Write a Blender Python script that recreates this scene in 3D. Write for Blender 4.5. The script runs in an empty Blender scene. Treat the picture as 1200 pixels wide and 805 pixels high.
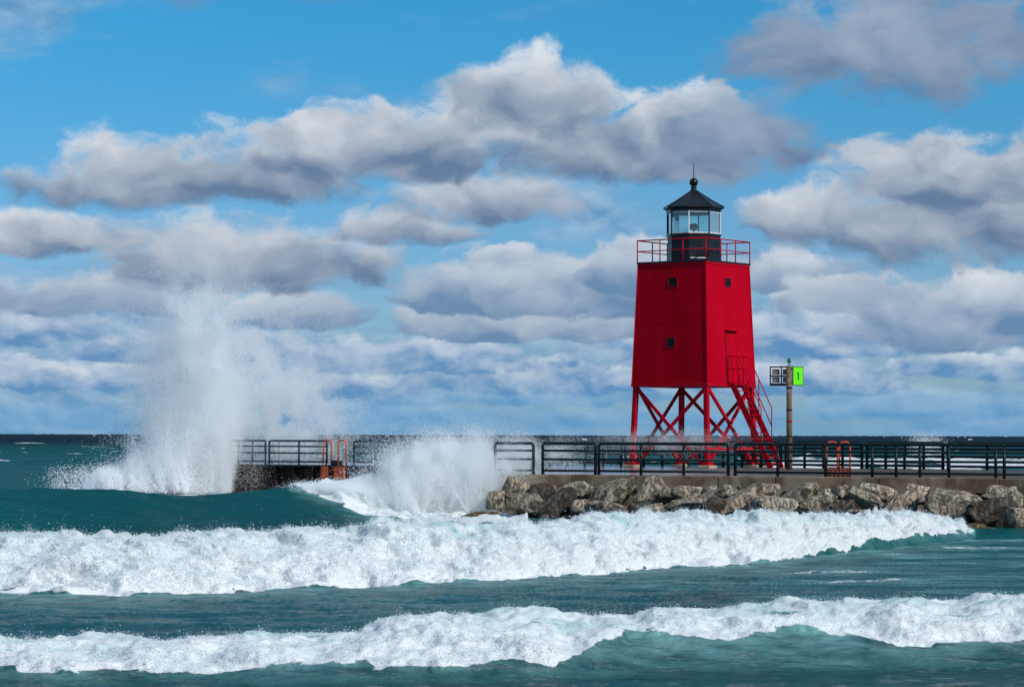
import bpy, bmesh, math, random
import numpy as np
from mathutils import Vector, Matrix

rng = np.random.default_rng(7)
random.seed(7)
R = math.radians
scene = bpy.context.scene
COL = scene.collection

# ------------------------------------------------------------------ camera
W, H, F = 1200.0, 805.0, 3000.0          # photograph size and focal length in its pixels
CAM_Z = 2.8
cam_data = bpy.data.cameras.new('camera')
cam_data.sensor_width = 36.0
cam_data.lens = 36.0 * F / W
cam_data.clip_start = 0.5
cam_data.clip_end = 60000
cam = bpy.data.objects.new('camera', cam_data)
COL.objects.link(cam)
CR = Matrix.Rotation(R(90 + 2.043), 3, 'X') @ Matrix.Rotation(R(0.129), 3, 'Z')
cam.matrix_world = Matrix.Translation((0, 0, CAM_Z)) @ CR.to_4x4()
scene.camera = cam
CRn = np.array(CR)

# ------------------------------------------------------------------ sun and exposure
SUN_AZ, SUN_EL = 46.5, 35.0              # azimuth to the right of straight behind the camera
to_sun = Vector((math.sin(R(SUN_AZ)) * math.cos(R(SUN_EL)), -math.cos(R(SUN_AZ)) * math.cos(R(SUN_EL)), math.sin(R(SUN_EL))))
sun_data = bpy.data.lights.new('sun', 'SUN')
sun_data.energy = 3.4
sun_data.angle = R(0.53)
sun_data.color = (1.0, 0.96, 0.90)
sun = bpy.data.objects.new('sun', sun_data)
sun.rotation_euler = to_sun.to_track_quat('Z', 'Y').to_euler()
COL.objects.link(sun)
scene.view_settings.view_transform = 'Standard'
scene.view_settings.look = 'None'
scene.view_settings.exposure = 0.0
scene.view_settings.gamma = 1.0
scene.view_settings.use_curve_mapping = False
scene.cycles.max_bounces = 14
scene.cycles.diffuse_bounces = 12
scene.cycles.glossy_bounces = 3
scene.cycles.transparent_max_bounces = 12
scene.cycles.use_adaptive_sampling = True
scene.cycles.adaptive_threshold = 0.012
scene.cycles.use_denoising = True
scene.cycles.caustics_reflective = False
scene.cycles.caustics_refractive = False


def lin(r, g, b):
    def f(c):
        c /= 255.0
        return c / 12.92 if c <= 0.04045 else ((c + 0.055) / 1.055) ** 2.4
    return (f(r), f(g), f(b), 1.0)


# ------------------------------------------------------------------ world: sky and clouds
SKY_STRENGTH = 0.10
world = bpy.data.worlds.new('World')
scene.world = world
world.use_nodes = True
world.cycles.sampling_method = 'MANUAL'
world.cycles.sample_map_resolution = 256
WN, WL = world.node_tree.nodes, world.node_tree.links
WN.clear()


def nd(t, **kw):
    n = WN.new(t)
    for k, v in kw.items():
        setattr(n, k, v)
    return n


def setin(n, i, v):
    if isinstance(v, bpy.types.NodeSocket):
        WL.new(v, n.inputs[i])
    elif v is not None:
        n.inputs[i].default_value = v


def mth(op, a, b=None, c=None, clamp=False):
    n = nd('ShaderNodeMath', operation=op, use_clamp=clamp)
    setin(n, 0, a); setin(n, 1, b); setin(n, 2, c)
    return n.outputs[0]


def vmth(op, a, b=None, c=None):
    n = nd('ShaderNodeVectorMath', operation=op)
    setin(n, 0, a); setin(n, 1, b); setin(n, 2, c)
    return n.outputs[0]


def mixc(f, a, b):
    n = nd('ShaderNodeMix', data_type='RGBA')
    setin(n, 0, f); setin(n, 6, a); setin(n, 7, b)
    return n.outputs[2]


def mapr(v, a, b, c=0.0, d=1.0, smooth=True):
    n = nd('ShaderNodeMapRange', interpolation_type='SMOOTHSTEP' if smooth else 'LINEAR')
    setin(n, 0, v); setin(n, 1, a); setin(n, 2, b); setin(n, 3, c); setin(n, 4, d)
    return n.outputs[0]


def wnoise(vec, scale, detail, rough, dist=0.0):
    n = nd('ShaderNodeTexNoise', noise_dimensions='3D')
    setin(n, 'Vector', vec)
    n.inputs['Scale'].default_value = scale
    n.inputs['Detail'].default_value = detail
    n.inputs['Roughness'].default_value = rough
    n.inputs['Distortion'].default_value = dist
    return n


def world_build():
    tc = nd('ShaderNodeTexCoord')
    d = tc.outputs['Generated']
    sep = nd('ShaderNodeSeparateXYZ'); WL.new(d, sep.inputs[0])
    az = mth('ARCTAN2', sep.outputs[0], sep.outputs[1])
    el = mth('ARCSINE', sep.outputs[2])
    U, V = mth('MULTIPLY', az, 30.0), mth('MULTIPLY', el, 30.0)      # 1 unit = 100 photo pixels
    cmb = nd('ShaderNodeCombineXYZ')
    WL.new(U, cmb.inputs[0]); WL.new(V, cmb.inputs[1])
    P = cmb.outputs[0]
    sky = nd('ShaderNodeTexSky', sky_type='NISHITA', sun_disc=False)
    sky.sun_elevation = R(SUN_EL)
    sky.sun_rotation = R(180 - SUN_AZ)
    sky.altitude = 200
    sky.air_density = 1.0
    sky.dust_density = 0.3
    sky.ozone_density = 3.0
    tint = nd('ShaderNodeMix', data_type='RGBA', blend_type='MULTIPLY')
    tint.inputs[0].default_value = 1.0
    WL.new(sky.outputs[0], tint.inputs[6])
    WL.new(mixc(mapr(V, 1.2, 5.2, 0.0, 1.0), SKY_TINT_LOW, SKY_TINT), tint.inputs[7])
    base = tint.outputs[2]
    # shared noise fields
    Pw0 = vmth('MULTIPLY', P, (1.0, 1.35, 1.0))
    warp = wnoise(Pw0, 0.9, 5, 0.55)
    wv = vmth('SUBTRACT', warp.outputs['Color'], (0.5, 0.5, 0.5))
    Pw = vmth('MULTIPLY_ADD', wv, (1.0, 0.42, 0.0), P)
    edge = wnoise(vmth('MULTIPLY', Pw, (0.75, 1.15, 1.0)), 1.5, 10, 0.58, 0.15).outputs['Fac']
    E = mth('MULTIPLY_ADD', edge, 3.0, -1.50)
    # relief: the same field sampled towards the sun gives lit and shaded sides of the billows
    bA = wnoise(vmth('MULTIPLY', Pw, (0.62, 1.0, 1.0)), 1.1, 7, 0.50, 0.2).outputs['Fac']
    bB = wnoise(vmth('MULTIPLY_ADD', Pw, (0.62, 1.0, 1.0), (0.12, 0.20, 0.0)), 1.1, 7, 0.50, 0.2).outputs['Fac']
    rel = mth('SUBTRACT', bA, bB)
    S = mth('MULTIPLY', rel, 1.5)
    # finer fields for the banks farther off
    Pf = vmth('MULTIPLY_ADD', wv, (0.45, 0.20, 0.0), P)
    edge2 = wnoise(vmth('MULTIPLY', Pf, (1.5, 2.6, 1.0)), 1.5, 9, 0.58, 0.15).outputs['Fac']
    E2 = mth('MULTIPLY_ADD', edge2, 3.4, -1.70)
    cA = wnoise(vmth('MULTIPLY', Pf, (1.15, 2.1, 1.0)), 1.2, 7, 0.55, 0.2).outputs['Fac']
    cB = wnoise(vmth('MULTIPLY_ADD', Pf, (1.15, 2.1, 1.0), (0.10, 0.22, 0.0)), 1.2, 7, 0.55, 0.2).outputs['Fac']
    rel2 = mth('SUBTRACT', cA, cB)
    S2 = mth('MULTIPLY', rel2, 2.0)
    # general broken cloud all round the sky
    gen = wnoise(vmth('MULTIPLY', Pw, (0.20, 0.62, 1.0)), 0.8, 7, 0.55, 0.2).outputs['Fac']
    outside = mapr(mth('ABSOLUTE', U), 5.5, 8.5, 0.0, 0.08)
    above = mapr(V, 4.6, 7.0, 0.0, 0.06)
    low = mapr(V, 0.4, 2.6, 0.16, 0.0)
    g = mth('ADD', mth('ADD', gen, outside), mth('ADD', low, above))
    ga = mapr(g, 0.50, 0.66, 0.0, 0.9)
    gs = mth('MULTIPLY_ADD', rel2, 2.6, 0.40, clamp=True)
    col = mixc(ga, base, mixc(gs, CD(104, 148, 190), CD(176, 200, 220)))

    def cloud(x, yb, hw, yt, dark, light, soft=0.5, k=2.6, amp=1.0, s0=0.10, sh=0.5, dens=1.0, far=False):
        nonlocal col
        Ex, Sx, Px = (E2, S2, Pf) if far else (E, S, Pw)
        hgt = (yb - yt) / 100.0
        cx, cy = (x - 600) / 100.0, (509.5 - yb) / 100.0 + 0.20 * hgt
        w, h = hw / 100.0, hgt * 0.70
        q = vmth('MULTIPLY_ADD', Px, (1 / w, 1 / h, 0), (-cx / w, -cy / h, 0))
        s = nd('ShaderNodeSeparateXYZ'); WL.new(q, s.inputs[0])
        a, b = s.outputs[0], s.outputs[1]
        b2 = mth('MAXIMUM', b, mth('MULTIPLY', b, -k))
        r = mth('MULTIPLY_ADD', b2, b2, mth('MULTIPLY', a, a))
        dd = mth('SUBTRACT', mth('MULTIPLY_ADD', Ex, amp, 1.08), r)
        al = mapr(dd, 0.0, soft, 0.0, dens)
        # brightness: higher and outer parts catch the sun
        sv = mth('MULTIPLY_ADD', b, sh, Sx)
        sv = mth('ADD', sv, s0, clamp=True)
        cc = mixc(sv, dark, light)
        col = mixc(al, col, cc)

    # far, low banks first
    D0, L0 = CD(88, 144, 192), CD(168, 198, 220)
    D1, L1 = CD(94, 142, 188), CD(210, 220, 230)
    D2, L2 = CD(104, 138, 174), CD(222, 228, 234)
    D3, L3 = CD(100, 126, 158), CD(228, 233, 238)
    for a in [(110, 500, 190, 466), (420, 496, 200, 458), (760, 500, 170, 472), (1080, 490, 220, 450), (600, 474, 260, 444)]:
        cloud(*a, D0, L0, soft=0.8, s0=0.30, dens=0.8, far=True)
    for a in [(70, 458, 160, 415), (330, 466, 180, 420), (620, 460, 200, 410), (930, 460, 190, 415), (1160, 446, 130, 405),
              (230, 425, 160, 380), (480, 438, 170, 385), (40, 405, 100, 345), (900, 420, 110, 338), (1010, 415, 120, 350), (770, 430, 110, 372)]:
        cloud(*a, D1, L1, soft=0.55, s0=0.26, sh=0.55, dens=0.94, far=True)
    for a in [(150, 372, 165, 302), (345, 388, 105, 326), (560, 400, 135, 343), (700, 398, 135, 338), (925, 345, 90, 284), (985, 372, 90, 318),
              (640, 368, 180, 272), (770, 340, 115, 260), (1110, 408, 160, 294), (1210, 395, 85, 290)]:
        cloud(*a, D2, L2, soft=0.5, s0=0.20, sh=0.62, dens=0.97)
    # nearer, higher clouds
    for a in [(30, 296, 190, 240), (285, 334, 205, 234), (470, 280, 100, 228), (560, 252, 140, 188),
              (960, 272, 110, 198), (1120, 298, 235, 146), (1095, 240, 115, 140), (1215, 218, 100, 138)]:
        cloud(*a, D3, L3, soft=0.8, s0=0.25, sh=0.62, k=2.0)
    for a in [(165, 238, 175, 146), (310, 228, 160, 130), (450, 204, 190, 106), (660, 200, 285, 70), (628, 152, 118, 46), (800, 200, 150, 78)]:
        cloud(*a, D3, L3, soft=0.8, s0=0.25, sh=0.62, k=2.0)
    for a in [(1070, 100, 240, -60), (980, 84, 135, -20), (860, 190, 130, 86)]:
        cloud(*a, CD(100, 128, 162), CD(176, 190, 208), soft=1.0, s0=0.30, sh=0.40, k=1.8)
    cloud(150, 12, 260, -60, CD(104, 140, 178), CD(170, 190, 210), soft=1.0, dens=0.5)
    # thicker air close to the horizon
    hz = mapr(V, 0.0, 0.7, 0.55, 0.0)
    col = mixc(hz, col, CD(96, 158, 204))
    bg = nd('ShaderNodeBackground')
    bg.inputs['Strength'].default_value = SKY_STRENGTH
    WL.new(col, bg.inputs['Color'])
    out = nd('ShaderNodeOutputWorld')
    WL.new(bg.outputs[0], out.inputs[0])


def CD(r, g, b):
    c = lin(r, g, b)
    return (c[0] / SKY_STRENGTH, c[1] / SKY_STRENGTH, c[2] / SKY_STRENGTH, 1.0)


SKY_TINT = (0.17, 0.73, 0.99, 1.0)          # the deep blue of a polarised autumn sky
SKY_TINT_LOW = (0.40, 0.62, 0.92, 1.0)
world_build()

# ------------------------------------------------------------------ pixel <-> world helpers


def ray(x, y):
    return CRn @ np.array([(x - W / 2) / F, -(y - H / 2) / F, -1.0])


def G(x, y, z):                          # where the ray of a photo pixel meets the level z
    d = ray(x, y)
    t = (z - CAM_Z) / d[2]
    return Vector((d[0] * t, d[1] * t, z))


def P(x, y, Y):                          # the point of a photo pixel at distance Y
    d = ray(x, y)
    t = Y / d[1]
    return Vector((d[0] * t, Y, CAM_Z + d[2] * t))


def project(X, Y, Z):
    v = np.stack([X, Y, Z - CAM_Z], -1) @ CRn
    return W / 2 + F * v[..., 0] / -v[..., 2], H / 2 - F * v[..., 1] / -v[..., 2]


def yhor(x):
    return 508.15 + 2.7 * np.asarray(x) / 1200.0


# ------------------------------------------------------------------ numpy noise
_perm = np.random.default_rng(3).permutation(4096).astype(np.int64)
_grad = np.random.default_rng(5).normal(size=(4096, 3))
_grad /= np.linalg.norm(_grad, axis=1)[:, None]


def _h(i, j, k):
    return _perm[(_perm[(_perm[i & 4095] + j) & 4095] + k) & 4095]


def perlin(x, y, z=None):
    x = np.asarray(x, float); y = np.asarray(y, float)
    xi, yi = np.floor(x).astype(np.int64), np.floor(y).astype(np.int64)
    xf, yf = x - xi, y - yi
    u, v = xf * xf * xf * (xf * (xf * 6 - 15) + 10), yf * yf * yf * (yf * (yf * 6 - 15) + 10)
    if z is None:
        def g(a, b):
            q = _grad[_h(xi + a, yi + b, 0)]
            return q[..., 0] * (xf - a) + q[..., 1] * (yf - b)
        return ((g(0, 0) * (1 - u) + g(1, 0) * u) * (1 - v) + (g(0, 1) * (1 - u) + g(1, 1) * u) * v) * 1.6
    z = np.asarray(z, float)
    zi = np.floor(z).astype(np.int64); zf = z - zi
    w = zf * zf * zf * (zf * (zf * 6 - 15) + 10)

    def g3(a, b, c):
        q = _grad[_h(xi + a, yi + b, zi + c)]
        return q[..., 0] * (xf - a) + q[..., 1] * (yf - b) + q[..., 2] * (zf - c)
    n0 = (g3(0, 0, 0) * (1 - u) + g3(1, 0, 0) * u) * (1 - v) + (g3(0, 1, 0) * (1 - u) + g3(1, 1, 0) * u) * v
    n1 = (g3(0, 0, 1) * (1 - u) + g3(1, 0, 1) * u) * (1 - v) + (g3(0, 1, 1) * (1 - u) + g3(1, 1, 1) * u) * v
    return (n0 * (1 - w) + n1 * w) * 1.6


def fbm(x, y, z=None, oct=4, gain=0.5, lac=2.03, mode=''):
    s, a, t = 0.0, 1.0, 0.0
    f = 1.0
    for o in range(oct):
        n = perlin(x * f + 17.3 * o, y * f - 9.1 * o, None if z is None else z * f + 5.7 * o)
        if mode == 'billow':
            n = np.abs(n) * 2 - 0.6
        elif mode == 'ridge':
            n = 0.6 - np.abs(n) * 2
        s = s + a * n
        t += a
        a *= gain
        f *= lac
    return s / t


def sstep(a, b, x):
    t = np.clip((x - a) / (b - a), 0, 1)
    return t * t * (3 - 2 * t)


# ------------------------------------------------------------------ materials
class Mat:
    def __init__(self, name):
        self.m = bpy.data.materials.new(name)
        self.m.use_nodes = True
        self.t = self.m.node_tree
        self.n, self.l = self.t.nodes, self.t.links
        self.p = self.n['Principled BSDF']
        self.out = self.n['Material Output']
        self.tc = self.n.new('ShaderNodeTexCoord').outputs['Object']

    def set(self, n, i, v):
        if isinstance(v, bpy.types.NodeSocket):
            self.l.new(v, n.inputs[i])
        else:
            n.inputs[i].default_value = v

    def noise(self, scale, detail=5, rough=0.55, stretch=None, dist=0.0, vec=None):
        n = self.n.new('ShaderNodeTexNoise')
        v = vec or self.tc
        if stretch:
            m = self.n.new('ShaderNodeVectorMath'); m.operation = 'MULTIPLY'
            self.l.new(v, m.inputs[0]); m.inputs[1].default_value = stretch
            v = m.outputs[0]
        self.l.new(v, n.inputs['Vector'])
        n.inputs['Scale'].default_value = scale
        n.inputs['Detail'].default_value = detail
        n.inputs['Roughness'].default_value = rough
        n.inputs['Distortion'].default_value = dist
        return n.outputs['Fac']

    def rng(self, v, a, b, c=0.0, d=1.0, smooth=True):
        n = self.n.new('ShaderNodeMapRange')
        n.interpolation_type = 'SMOOTHSTEP' if smooth else 'LINEAR'
        for i, q in enumerate((v, a, b, c, d)):
            self.set(n, i, q)
        return n.outputs[0]

    def mix(self, f, a, b):
        n = self.n.new('ShaderNodeMix'); n.data_type = 'RGBA'
        self.set(n, 0, f); self.set(n, 6, a); self.set(n, 7, b)
        return n.outputs[2]

    def math(self, op, a, b=0.0, c=0.0):
        n = self.n.new('ShaderNodeMath'); n.operation = op
        self.set(n, 0, a); self.set(n, 1, b); self.set(n, 2, c)
        return n.outputs[0]

    def bump(self, h, strength=0.5, dist=0.02, normal=None):
        n = self.n.new('ShaderNodeBump')
        n.inputs['Strength'].default_value = strength
        n.inputs['Distance'].default_value = dist
        self.l.new(h, n.inputs['Height'])
        if normal:
            self.l.new(normal, n.inputs['Normal'])
        return n.outputs[0]

    def attr(self, name):
        n = self.n.new('ShaderNodeAttribute'); n.attribute_name = name
        return n.outputs['Fac']

    def wz(self):
        g = self.n.new('ShaderNodeNewGeometry')
        s = self.n.new('ShaderNodeSeparateXYZ')
        self.l.new(g.outputs['Position'], s.inputs[0])
        return s.outputs

    def orand(self):
        return self.n.new('ShaderNodeObjectInfo').outputs['Random']

    def base(self, v): self.set(self.p, 'Base Color', v)
    def rough(self, v): self.set(self.p, 'Roughness', v)
    def spec(self, v): self.set(self.p, 'Specular IOR Level', v)
    def normal(self, v): self.l.new(v, self.p.inputs['Normal'])


def paint(name, c1, c2, rough=0.4, scale=3.0, wear_or_glint=None, wear_or_glint_at=0.66, bump=0.15, stretch=None, spec=0.3):
    M = Mat(name)
    M.spec(spec)
    n = M.noise(scale, 6, 0.6, stretch)
    c = M.mix(M.rng(n, 0.35, 0.7), c1, c2)
    if wear_or_glint:
        w = M.noise(scale * 3.1, 8, 0.65, stretch)
        c = M.mix(M.rng(w, wear_or_glint_at, wear_or_glint_at + 0.05), c, wear_or_glint)
    M.base(c)
    M.rough(M.rng(n, 0.3, 0.7, rough - 0.08, rough + 0.12))
    M.normal(M.bump(M.noise(scale * 8, 4), bump, 0.01))
    return M.m


mat_red = paint('red_paint', (0.47, 0.0003, 0.014, 1), (0.36, 0.0003, 0.008, 1), 0.6, 0.7, (0.26, 0.003, 0.006, 1), 0.64, 0.08, (1, 1, 0.30), 0.03)
mat_red_metal = paint('red_metal', (0.46, 0.001, 0.015, 1), (0.36, 0.001, 0.010, 1), 0.5, 4.0, (0.16, 0.02, 0.012, 1), 0.68, spec=0.08)
mat_black = paint('black_paint', (0.006, 0.007, 0.009, 1), (0.012, 0.013, 0.016, 1), 0.33, 2.5, (0.05, 0.045, 0.04, 1), 0.70)
mat_rail = paint('dark_green_paint', (0.006, 0.014, 0.015, 1), (0.012, 0.022, 0.024, 1), 0.35, 3.0, (0.06, 0.04, 0.025, 1), 0.71, spec=0.18)
mat_rail_glint = paint('sky_glint_green_paint', (0.010, 0.026, 0.036, 1), (0.018, 0.06, 0.10, 1), 0.3, 2.2, (0.05, 0.25, 0.52, 1), 0.56)  # blue tones and patches paint sky glints onto the dark green pipes
mat_orange = paint('orange_paint', (0.75, 0.14, 0.035, 1), (0.62, 0.09, 0.02, 1), 0.5, 5.0, (0.22, 0.045, 0.015, 1), 0.62)
mat_rust = paint('rusty_orange', (0.66, 0.13, 0.035, 1), (0.46, 0.07, 0.02, 1), 0.75, 3.5, (0.12, 0.025, 0.012, 1), 0.60)
mat_bright = paint('bright_orange_red', (0.80, 0.09, 0.03, 1), (0.66, 0.06, 0.02, 1), 0.5, 5.0, (0.4, 0.05, 0.02, 1), 0.66)
mat_green_sign = paint('fluorescent_green', (0.16, 0.86, 0.008, 1), (0.14, 0.78, 0.008, 1), 0.55, 2.0)
mat_dark_green = paint('dark_green', (0.01, 0.14, 0.02, 1), (0.008, 0.11, 0.018, 1), 0.5)
mat_pale_sign = paint('faded_sign_back', (0.20, 0.14, 0.115, 1), (0.36, 0.26, 0.22, 1), 0.6, 5.0, (0.62, 0.56, 0.52, 1), 0.60)
mat_window = paint('window_dark_glass', (0.003, 0.006, 0.008, 1), (0.005, 0.009, 0.012, 1), 0.2, 1.0, spec=0.12)
mat_white = paint('white_metal', (0.72, 0.72, 0.70, 1), (0.6, 0.6, 0.58, 1), 0.5)


def make_post_mat():
    M = Mat('weathered_post')
    n = M.noise(2.0, 7, 0.6, (3, 3, 0.5))
    c = M.mix(M.rng(n, 0.35, 0.65), (0.11, 0.066, 0.036, 1), (0.20, 0.135, 0.08, 1))
    b = M.noise(2.3, 3, 0.5, (0.6, 0.6, 2.2))
    c = M.mix(M.rng(b, 0.58, 0.64), c, (0.30, 0.27, 0.24, 1))
    M.base(c); M.rough(0.8); M.normal(M.bump(n, 0.4, 0.02))
    return M.m


def make_concrete(name, a, b, stain, wet=False):
    M = Mat(name)
    n = M.noise(1.1, 8, 0.62)
    c = M.mix(M.rng(n, 0.3, 0.7), a, b)
    s = M.noise(0.55, 8, 0.66, (1.4, 1.4, 0.9), 0.4)
    c = M.mix(M.rng(s, 0.44, 0.60, 0.0, 0.9), c, stain)
    pits = M.noise(22, 4, 0.6)
    c = M.mix(M.rng(pits, 0.62, 0.70, 0.0, 0.5), c, (0.05, 0.04, 0.03, 1))
    r = M.orand()
    c = M.mix(M.math('MULTIPLY', r, 0.35), c, stain)
    M.base(c); M.rough(0.85)
    M.normal(M.bump(M.math('ADD', n, pits), 0.5, 0.03))
    return M.m


def make_deck():
    M = Mat('wet_concrete_deck')
    n = M.noise(0.5, 8, 0.62)
    g = M.noise(14, 4, 0.6)
    c = M.mix(M.rng(n, 0.35, 0.65), (0.045, 0.030, 0.020, 1), (0.11, 0.082, 0.06, 1))
    c = M.mix(M.rng(g, 0.55, 0.68), c, (0.03, 0.02, 0.015, 1))
    x = M.n.new('ShaderNodeSeparateXYZ'); M.l.new(M.tc, x.inputs[0])
    wet = M.math('ADD', x.outputs[0], M.math('MULTIPLY', M.noise(0.35, 5), 8.0))
    wet = M.rng(wet, 3.5, 9.0, 1.0, 0.0)
    c = M.mix(wet, c, (0.22, 0.205, 0.22, 1))  # pale lavender base paints in the sky reflected by the wet part
    M.base(c)
    M.rough(M.rng(wet, 0, 1, 0.9, 0.16))
    M.normal(M.bump(M.noise(7, 5), 0.25, 0.02))
    return M.m


def make_sheet():
    M = Mat('rusted_sheet_pile')
    n = M.noise(1.2, 7, 0.6, (2.2, 2.2, 0.5))
    c = M.mix(M.rng(n, 0.38, 0.66), (0.005, 0.004, 0.004, 1), (0.035, 0.017, 0.012, 1))
    d = M.noise(3.2, 8, 0.7, (2.6, 2.6, 0.35), 0.6)
    c = M.mix(M.rng(d, 0.64, 0.68, 0.0, 0.85), c, (0.55, 0.58, 0.60, 1))
    M.spec(0.15)
    M.base(c); M.rough(M.rng(n, 0.3, 0.7, 0.45, 0.8)); M.normal(M.bump(n, 0.5, 0.03))
    return M.m


def make_rock(name, a, b, dark, dk, wetk=0.85):
    M = Mat(name)
    n = M.noise(1.5, 9, 0.65)
    c = M.mix(M.rng(n, 0.32, 0.68), a, b)
    r = M.orand()
    c = M.mix(M.math('MULTIPLY', r, 0.55), c, (0.20, 0.155, 0.115, 1))
    p = M.noise(6.5, 6, 0.68, None, 0.4)
    c = M.mix(M.rng(p, 0.56, 0.64, 0.0, 0.6), c, dark)
    cr = M.noise(2.6, 8, 0.68, (1.5, 1.5, 0.7), 0.7)
    pit = M.rng(M.math('ABSOLUTE', M.math('SUBTRACT', cr, 0.5)), 0.0, 0.055)
    c = M.mix(M.rng(pit, 0, 1, 0.55, 0.0), c, dark)
    st = M.noise(1.5, 7, 0.66, None, 0.5)
    c = M.mix(M.rng(st, 0.56 - dk, 0.64 - dk, 0.0, 0.8), c, (0.045, 0.034, 0.028, 1))
    # wet, weed-stained foot
    z = M.math('ADD', M.wz()[2], M.math('MULTIPLY', M.noise(2.0, 5), -0.5))
    wet = M.rng(z, -0.25, 0.12, 1.0, 0.0)
    c = M.mix(M.math('MULTIPLY', wet, wetk), c, (0.035, 0.022, 0.011, 1))
    M.base(c)
    M.rough(M.rng(wet, 0, 1, 0.85, 0.3))
    hh = M.math('ADD', M.math('MULTIPLY', pit, 0.6), M.math('MULTIPLY', p, -1.0))
    nb = M.bump(hh, 1.0, 0.13)
    M.normal(M.bump(M.noise(30, 4, 0.65), 0.6, 0.012, nb))
    return M.m


def make_glass():
    M = Mat('lantern_glass')
    M.n.remove(M.p)
    tr = M.n.new('ShaderNodeBsdfTransparent'); tr.inputs[0].default_value = (0.90, 0.97, 0.95, 1)
    gl = M.n.new('ShaderNodeBsdfGlossy'); gl.inputs['Roughness'].default_value = 0.03
    fr = M.n.new('ShaderNodeFresnel'); fr.inputs[0].default_value = 1.5
    mx = M.n.new('ShaderNodeMixShader')
    f = M.math('ADD', fr.outputs[0], 0.05)
    M.l.new(f, mx.inputs[0]); M.l.new(tr.outputs[0], mx.inputs[1]); M.l.new(gl.outputs[0], mx.inputs[2])
    M.l.new(mx.outputs[0], M.out.inputs[0])
    return M.m


def make_spray(name, c, trans=0.35):
    M = Mat(name)
    M.n.remove(M.p)
    d = M.n.new('ShaderNodeBsdfDiffuse'); d.inputs[0].default_value = c
    t = M.n.new('ShaderNodeBsdfTranslucent'); t.inputs[0].default_value = c
    mx = M.n.new('ShaderNodeMixShader'); mx.inputs[0].default_value = trans
    M.l.new(d.outputs[0], mx.inputs[1]); M.l.new(t.outputs[0], mx.inputs[2])
    M.l.new(mx.outputs[0], M.out.inputs[0])
    return M.m


def make_water():
    M = Mat('lake_water')
    pos = M.wz()
    depth = pos[1]
    # body colour of the water: green where sand and air are stirred in, navy far out
    far = M.rng(depth, 330.0, 900.0)
    n0 = M.noise(0.11, 4, 0.5, (1.0, 0.5, 1.0))
    body = M.mix(M.rng(n0, 0.35, 0.65), (0.0025, 0.064, 0.070, 1), (0.004, 0.088, 0.090, 1))
    near = M.rng(depth, 26.0, 52.0, 1.0, 0.0)
    body = M.mix(near, body, (0.010, 0.064, 0.066, 1))
    body = M.mix(far, body, (0.001, 0.012, 0.024, 1))
    aer = M.attr('aeration')
    an = M.noise(2.2, 6, 0.6, (0.5, 1.0, 1.0))
    af = M.math('MULTIPLY', aer, M.rng(an, 0.28, 0.66))
    body = M.mix(af, body, (0.17, 0.36, 0.36, 1))
    # foam cover
    foam = M.attr('foam')
    f1 = M.noise(3.0, 8, 0.66, (0.55, 1.0, 1.0), 0.3)
    f2 = M.noise(11.0, 5, 0.6)
    ft = M.math('ADD', M.math('MULTIPLY', f1, 0.75), M.math('MULTIPLY', f2, 0.25))
    thr = M.math('SUBTRACT', 1.02, foam)
    fm = M.rng(M.math('SUBTRACT', ft, M.math('MULTIPLY', thr, 0.92)), -0.03, 0.09)
    b1 = M.noise(1.5, 6, 0.6, (0.40, 1.0, 1.0))
    b2 = M.noise(7.0, 5, 0.6, (0.45, 1.0, 1.0))
    b3 = M.noise(0.16, 6, 0.65, (0.5, 1.0, 1.0))
    nb = M.bump(b3, 0.8, 1.2)
    nb = M.bump(b1, 0.8, 0.26, nb)
    nb = M.bump(b2, 0.6, 0.06, nb)
    M.n.remove(M.p)
    wd = M.n.new('ShaderNodeBsdfDiffuse')
    M.set(wd, 0, body)
    wg = M.n.new('ShaderNodeBsdfGlossy')
    M.set(wg, 'Roughness', M.rng(depth, 30.0, 500.0, 0.12, 0.35))
    M.l.new(nb, wg.inputs['Normal'])
    M.l.new(nb, wd.inputs['Normal'])
    fr = M.n.new('ShaderNodeFresnel'); fr.inputs['IOR'].default_value = 1.333
    M.l.new(nb, fr.inputs['Normal'])
    pol = M.math('MULTIPLY', M.rng(depth, 40.0, 75.0, 0.70, 0.34), M.rng(depth, 150.0, 400.0, 1.0, 0.4))
    ff = M.math('MULTIPLY', fr.outputs[0], pol)   # a polariser holds the glare down
    wm = M.n.new('ShaderNodeMixShader')
    M.l.new(ff, wm.inputs[0]); M.l.new(wd.outputs[0], wm.inputs[1]); M.l.new(wg.outputs[0], wm.inputs[2])
    d = M.n.new('ShaderNodeBsdfDiffuse'); thin = M.attr('thin')
    fn = M.noise(1.7, 6, 0.6, (0.6, 1.0, 1.0))
    tf = M.math('MULTIPLY', thin, M.rng(fn, 0.30, 0.66))
    M.set(d, 0, M.mix(tf, (0.67, 0.69, 0.70, 1), (0.31, 0.49, 0.49, 1)))
    M.l.new(M.bump(ft, 0.4, 0.08), d.inputs['Normal'])
    mx = M.n.new('ShaderNodeMixShader')
    M.l.new(fm, mx.inputs[0]); M.l.new(wm.outputs[0], mx.inputs[1]); M.l.new(d.outputs[0], mx.inputs[2])
    M.l.new(mx.outputs[0], M.out.inputs[0])
    return M.m


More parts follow.
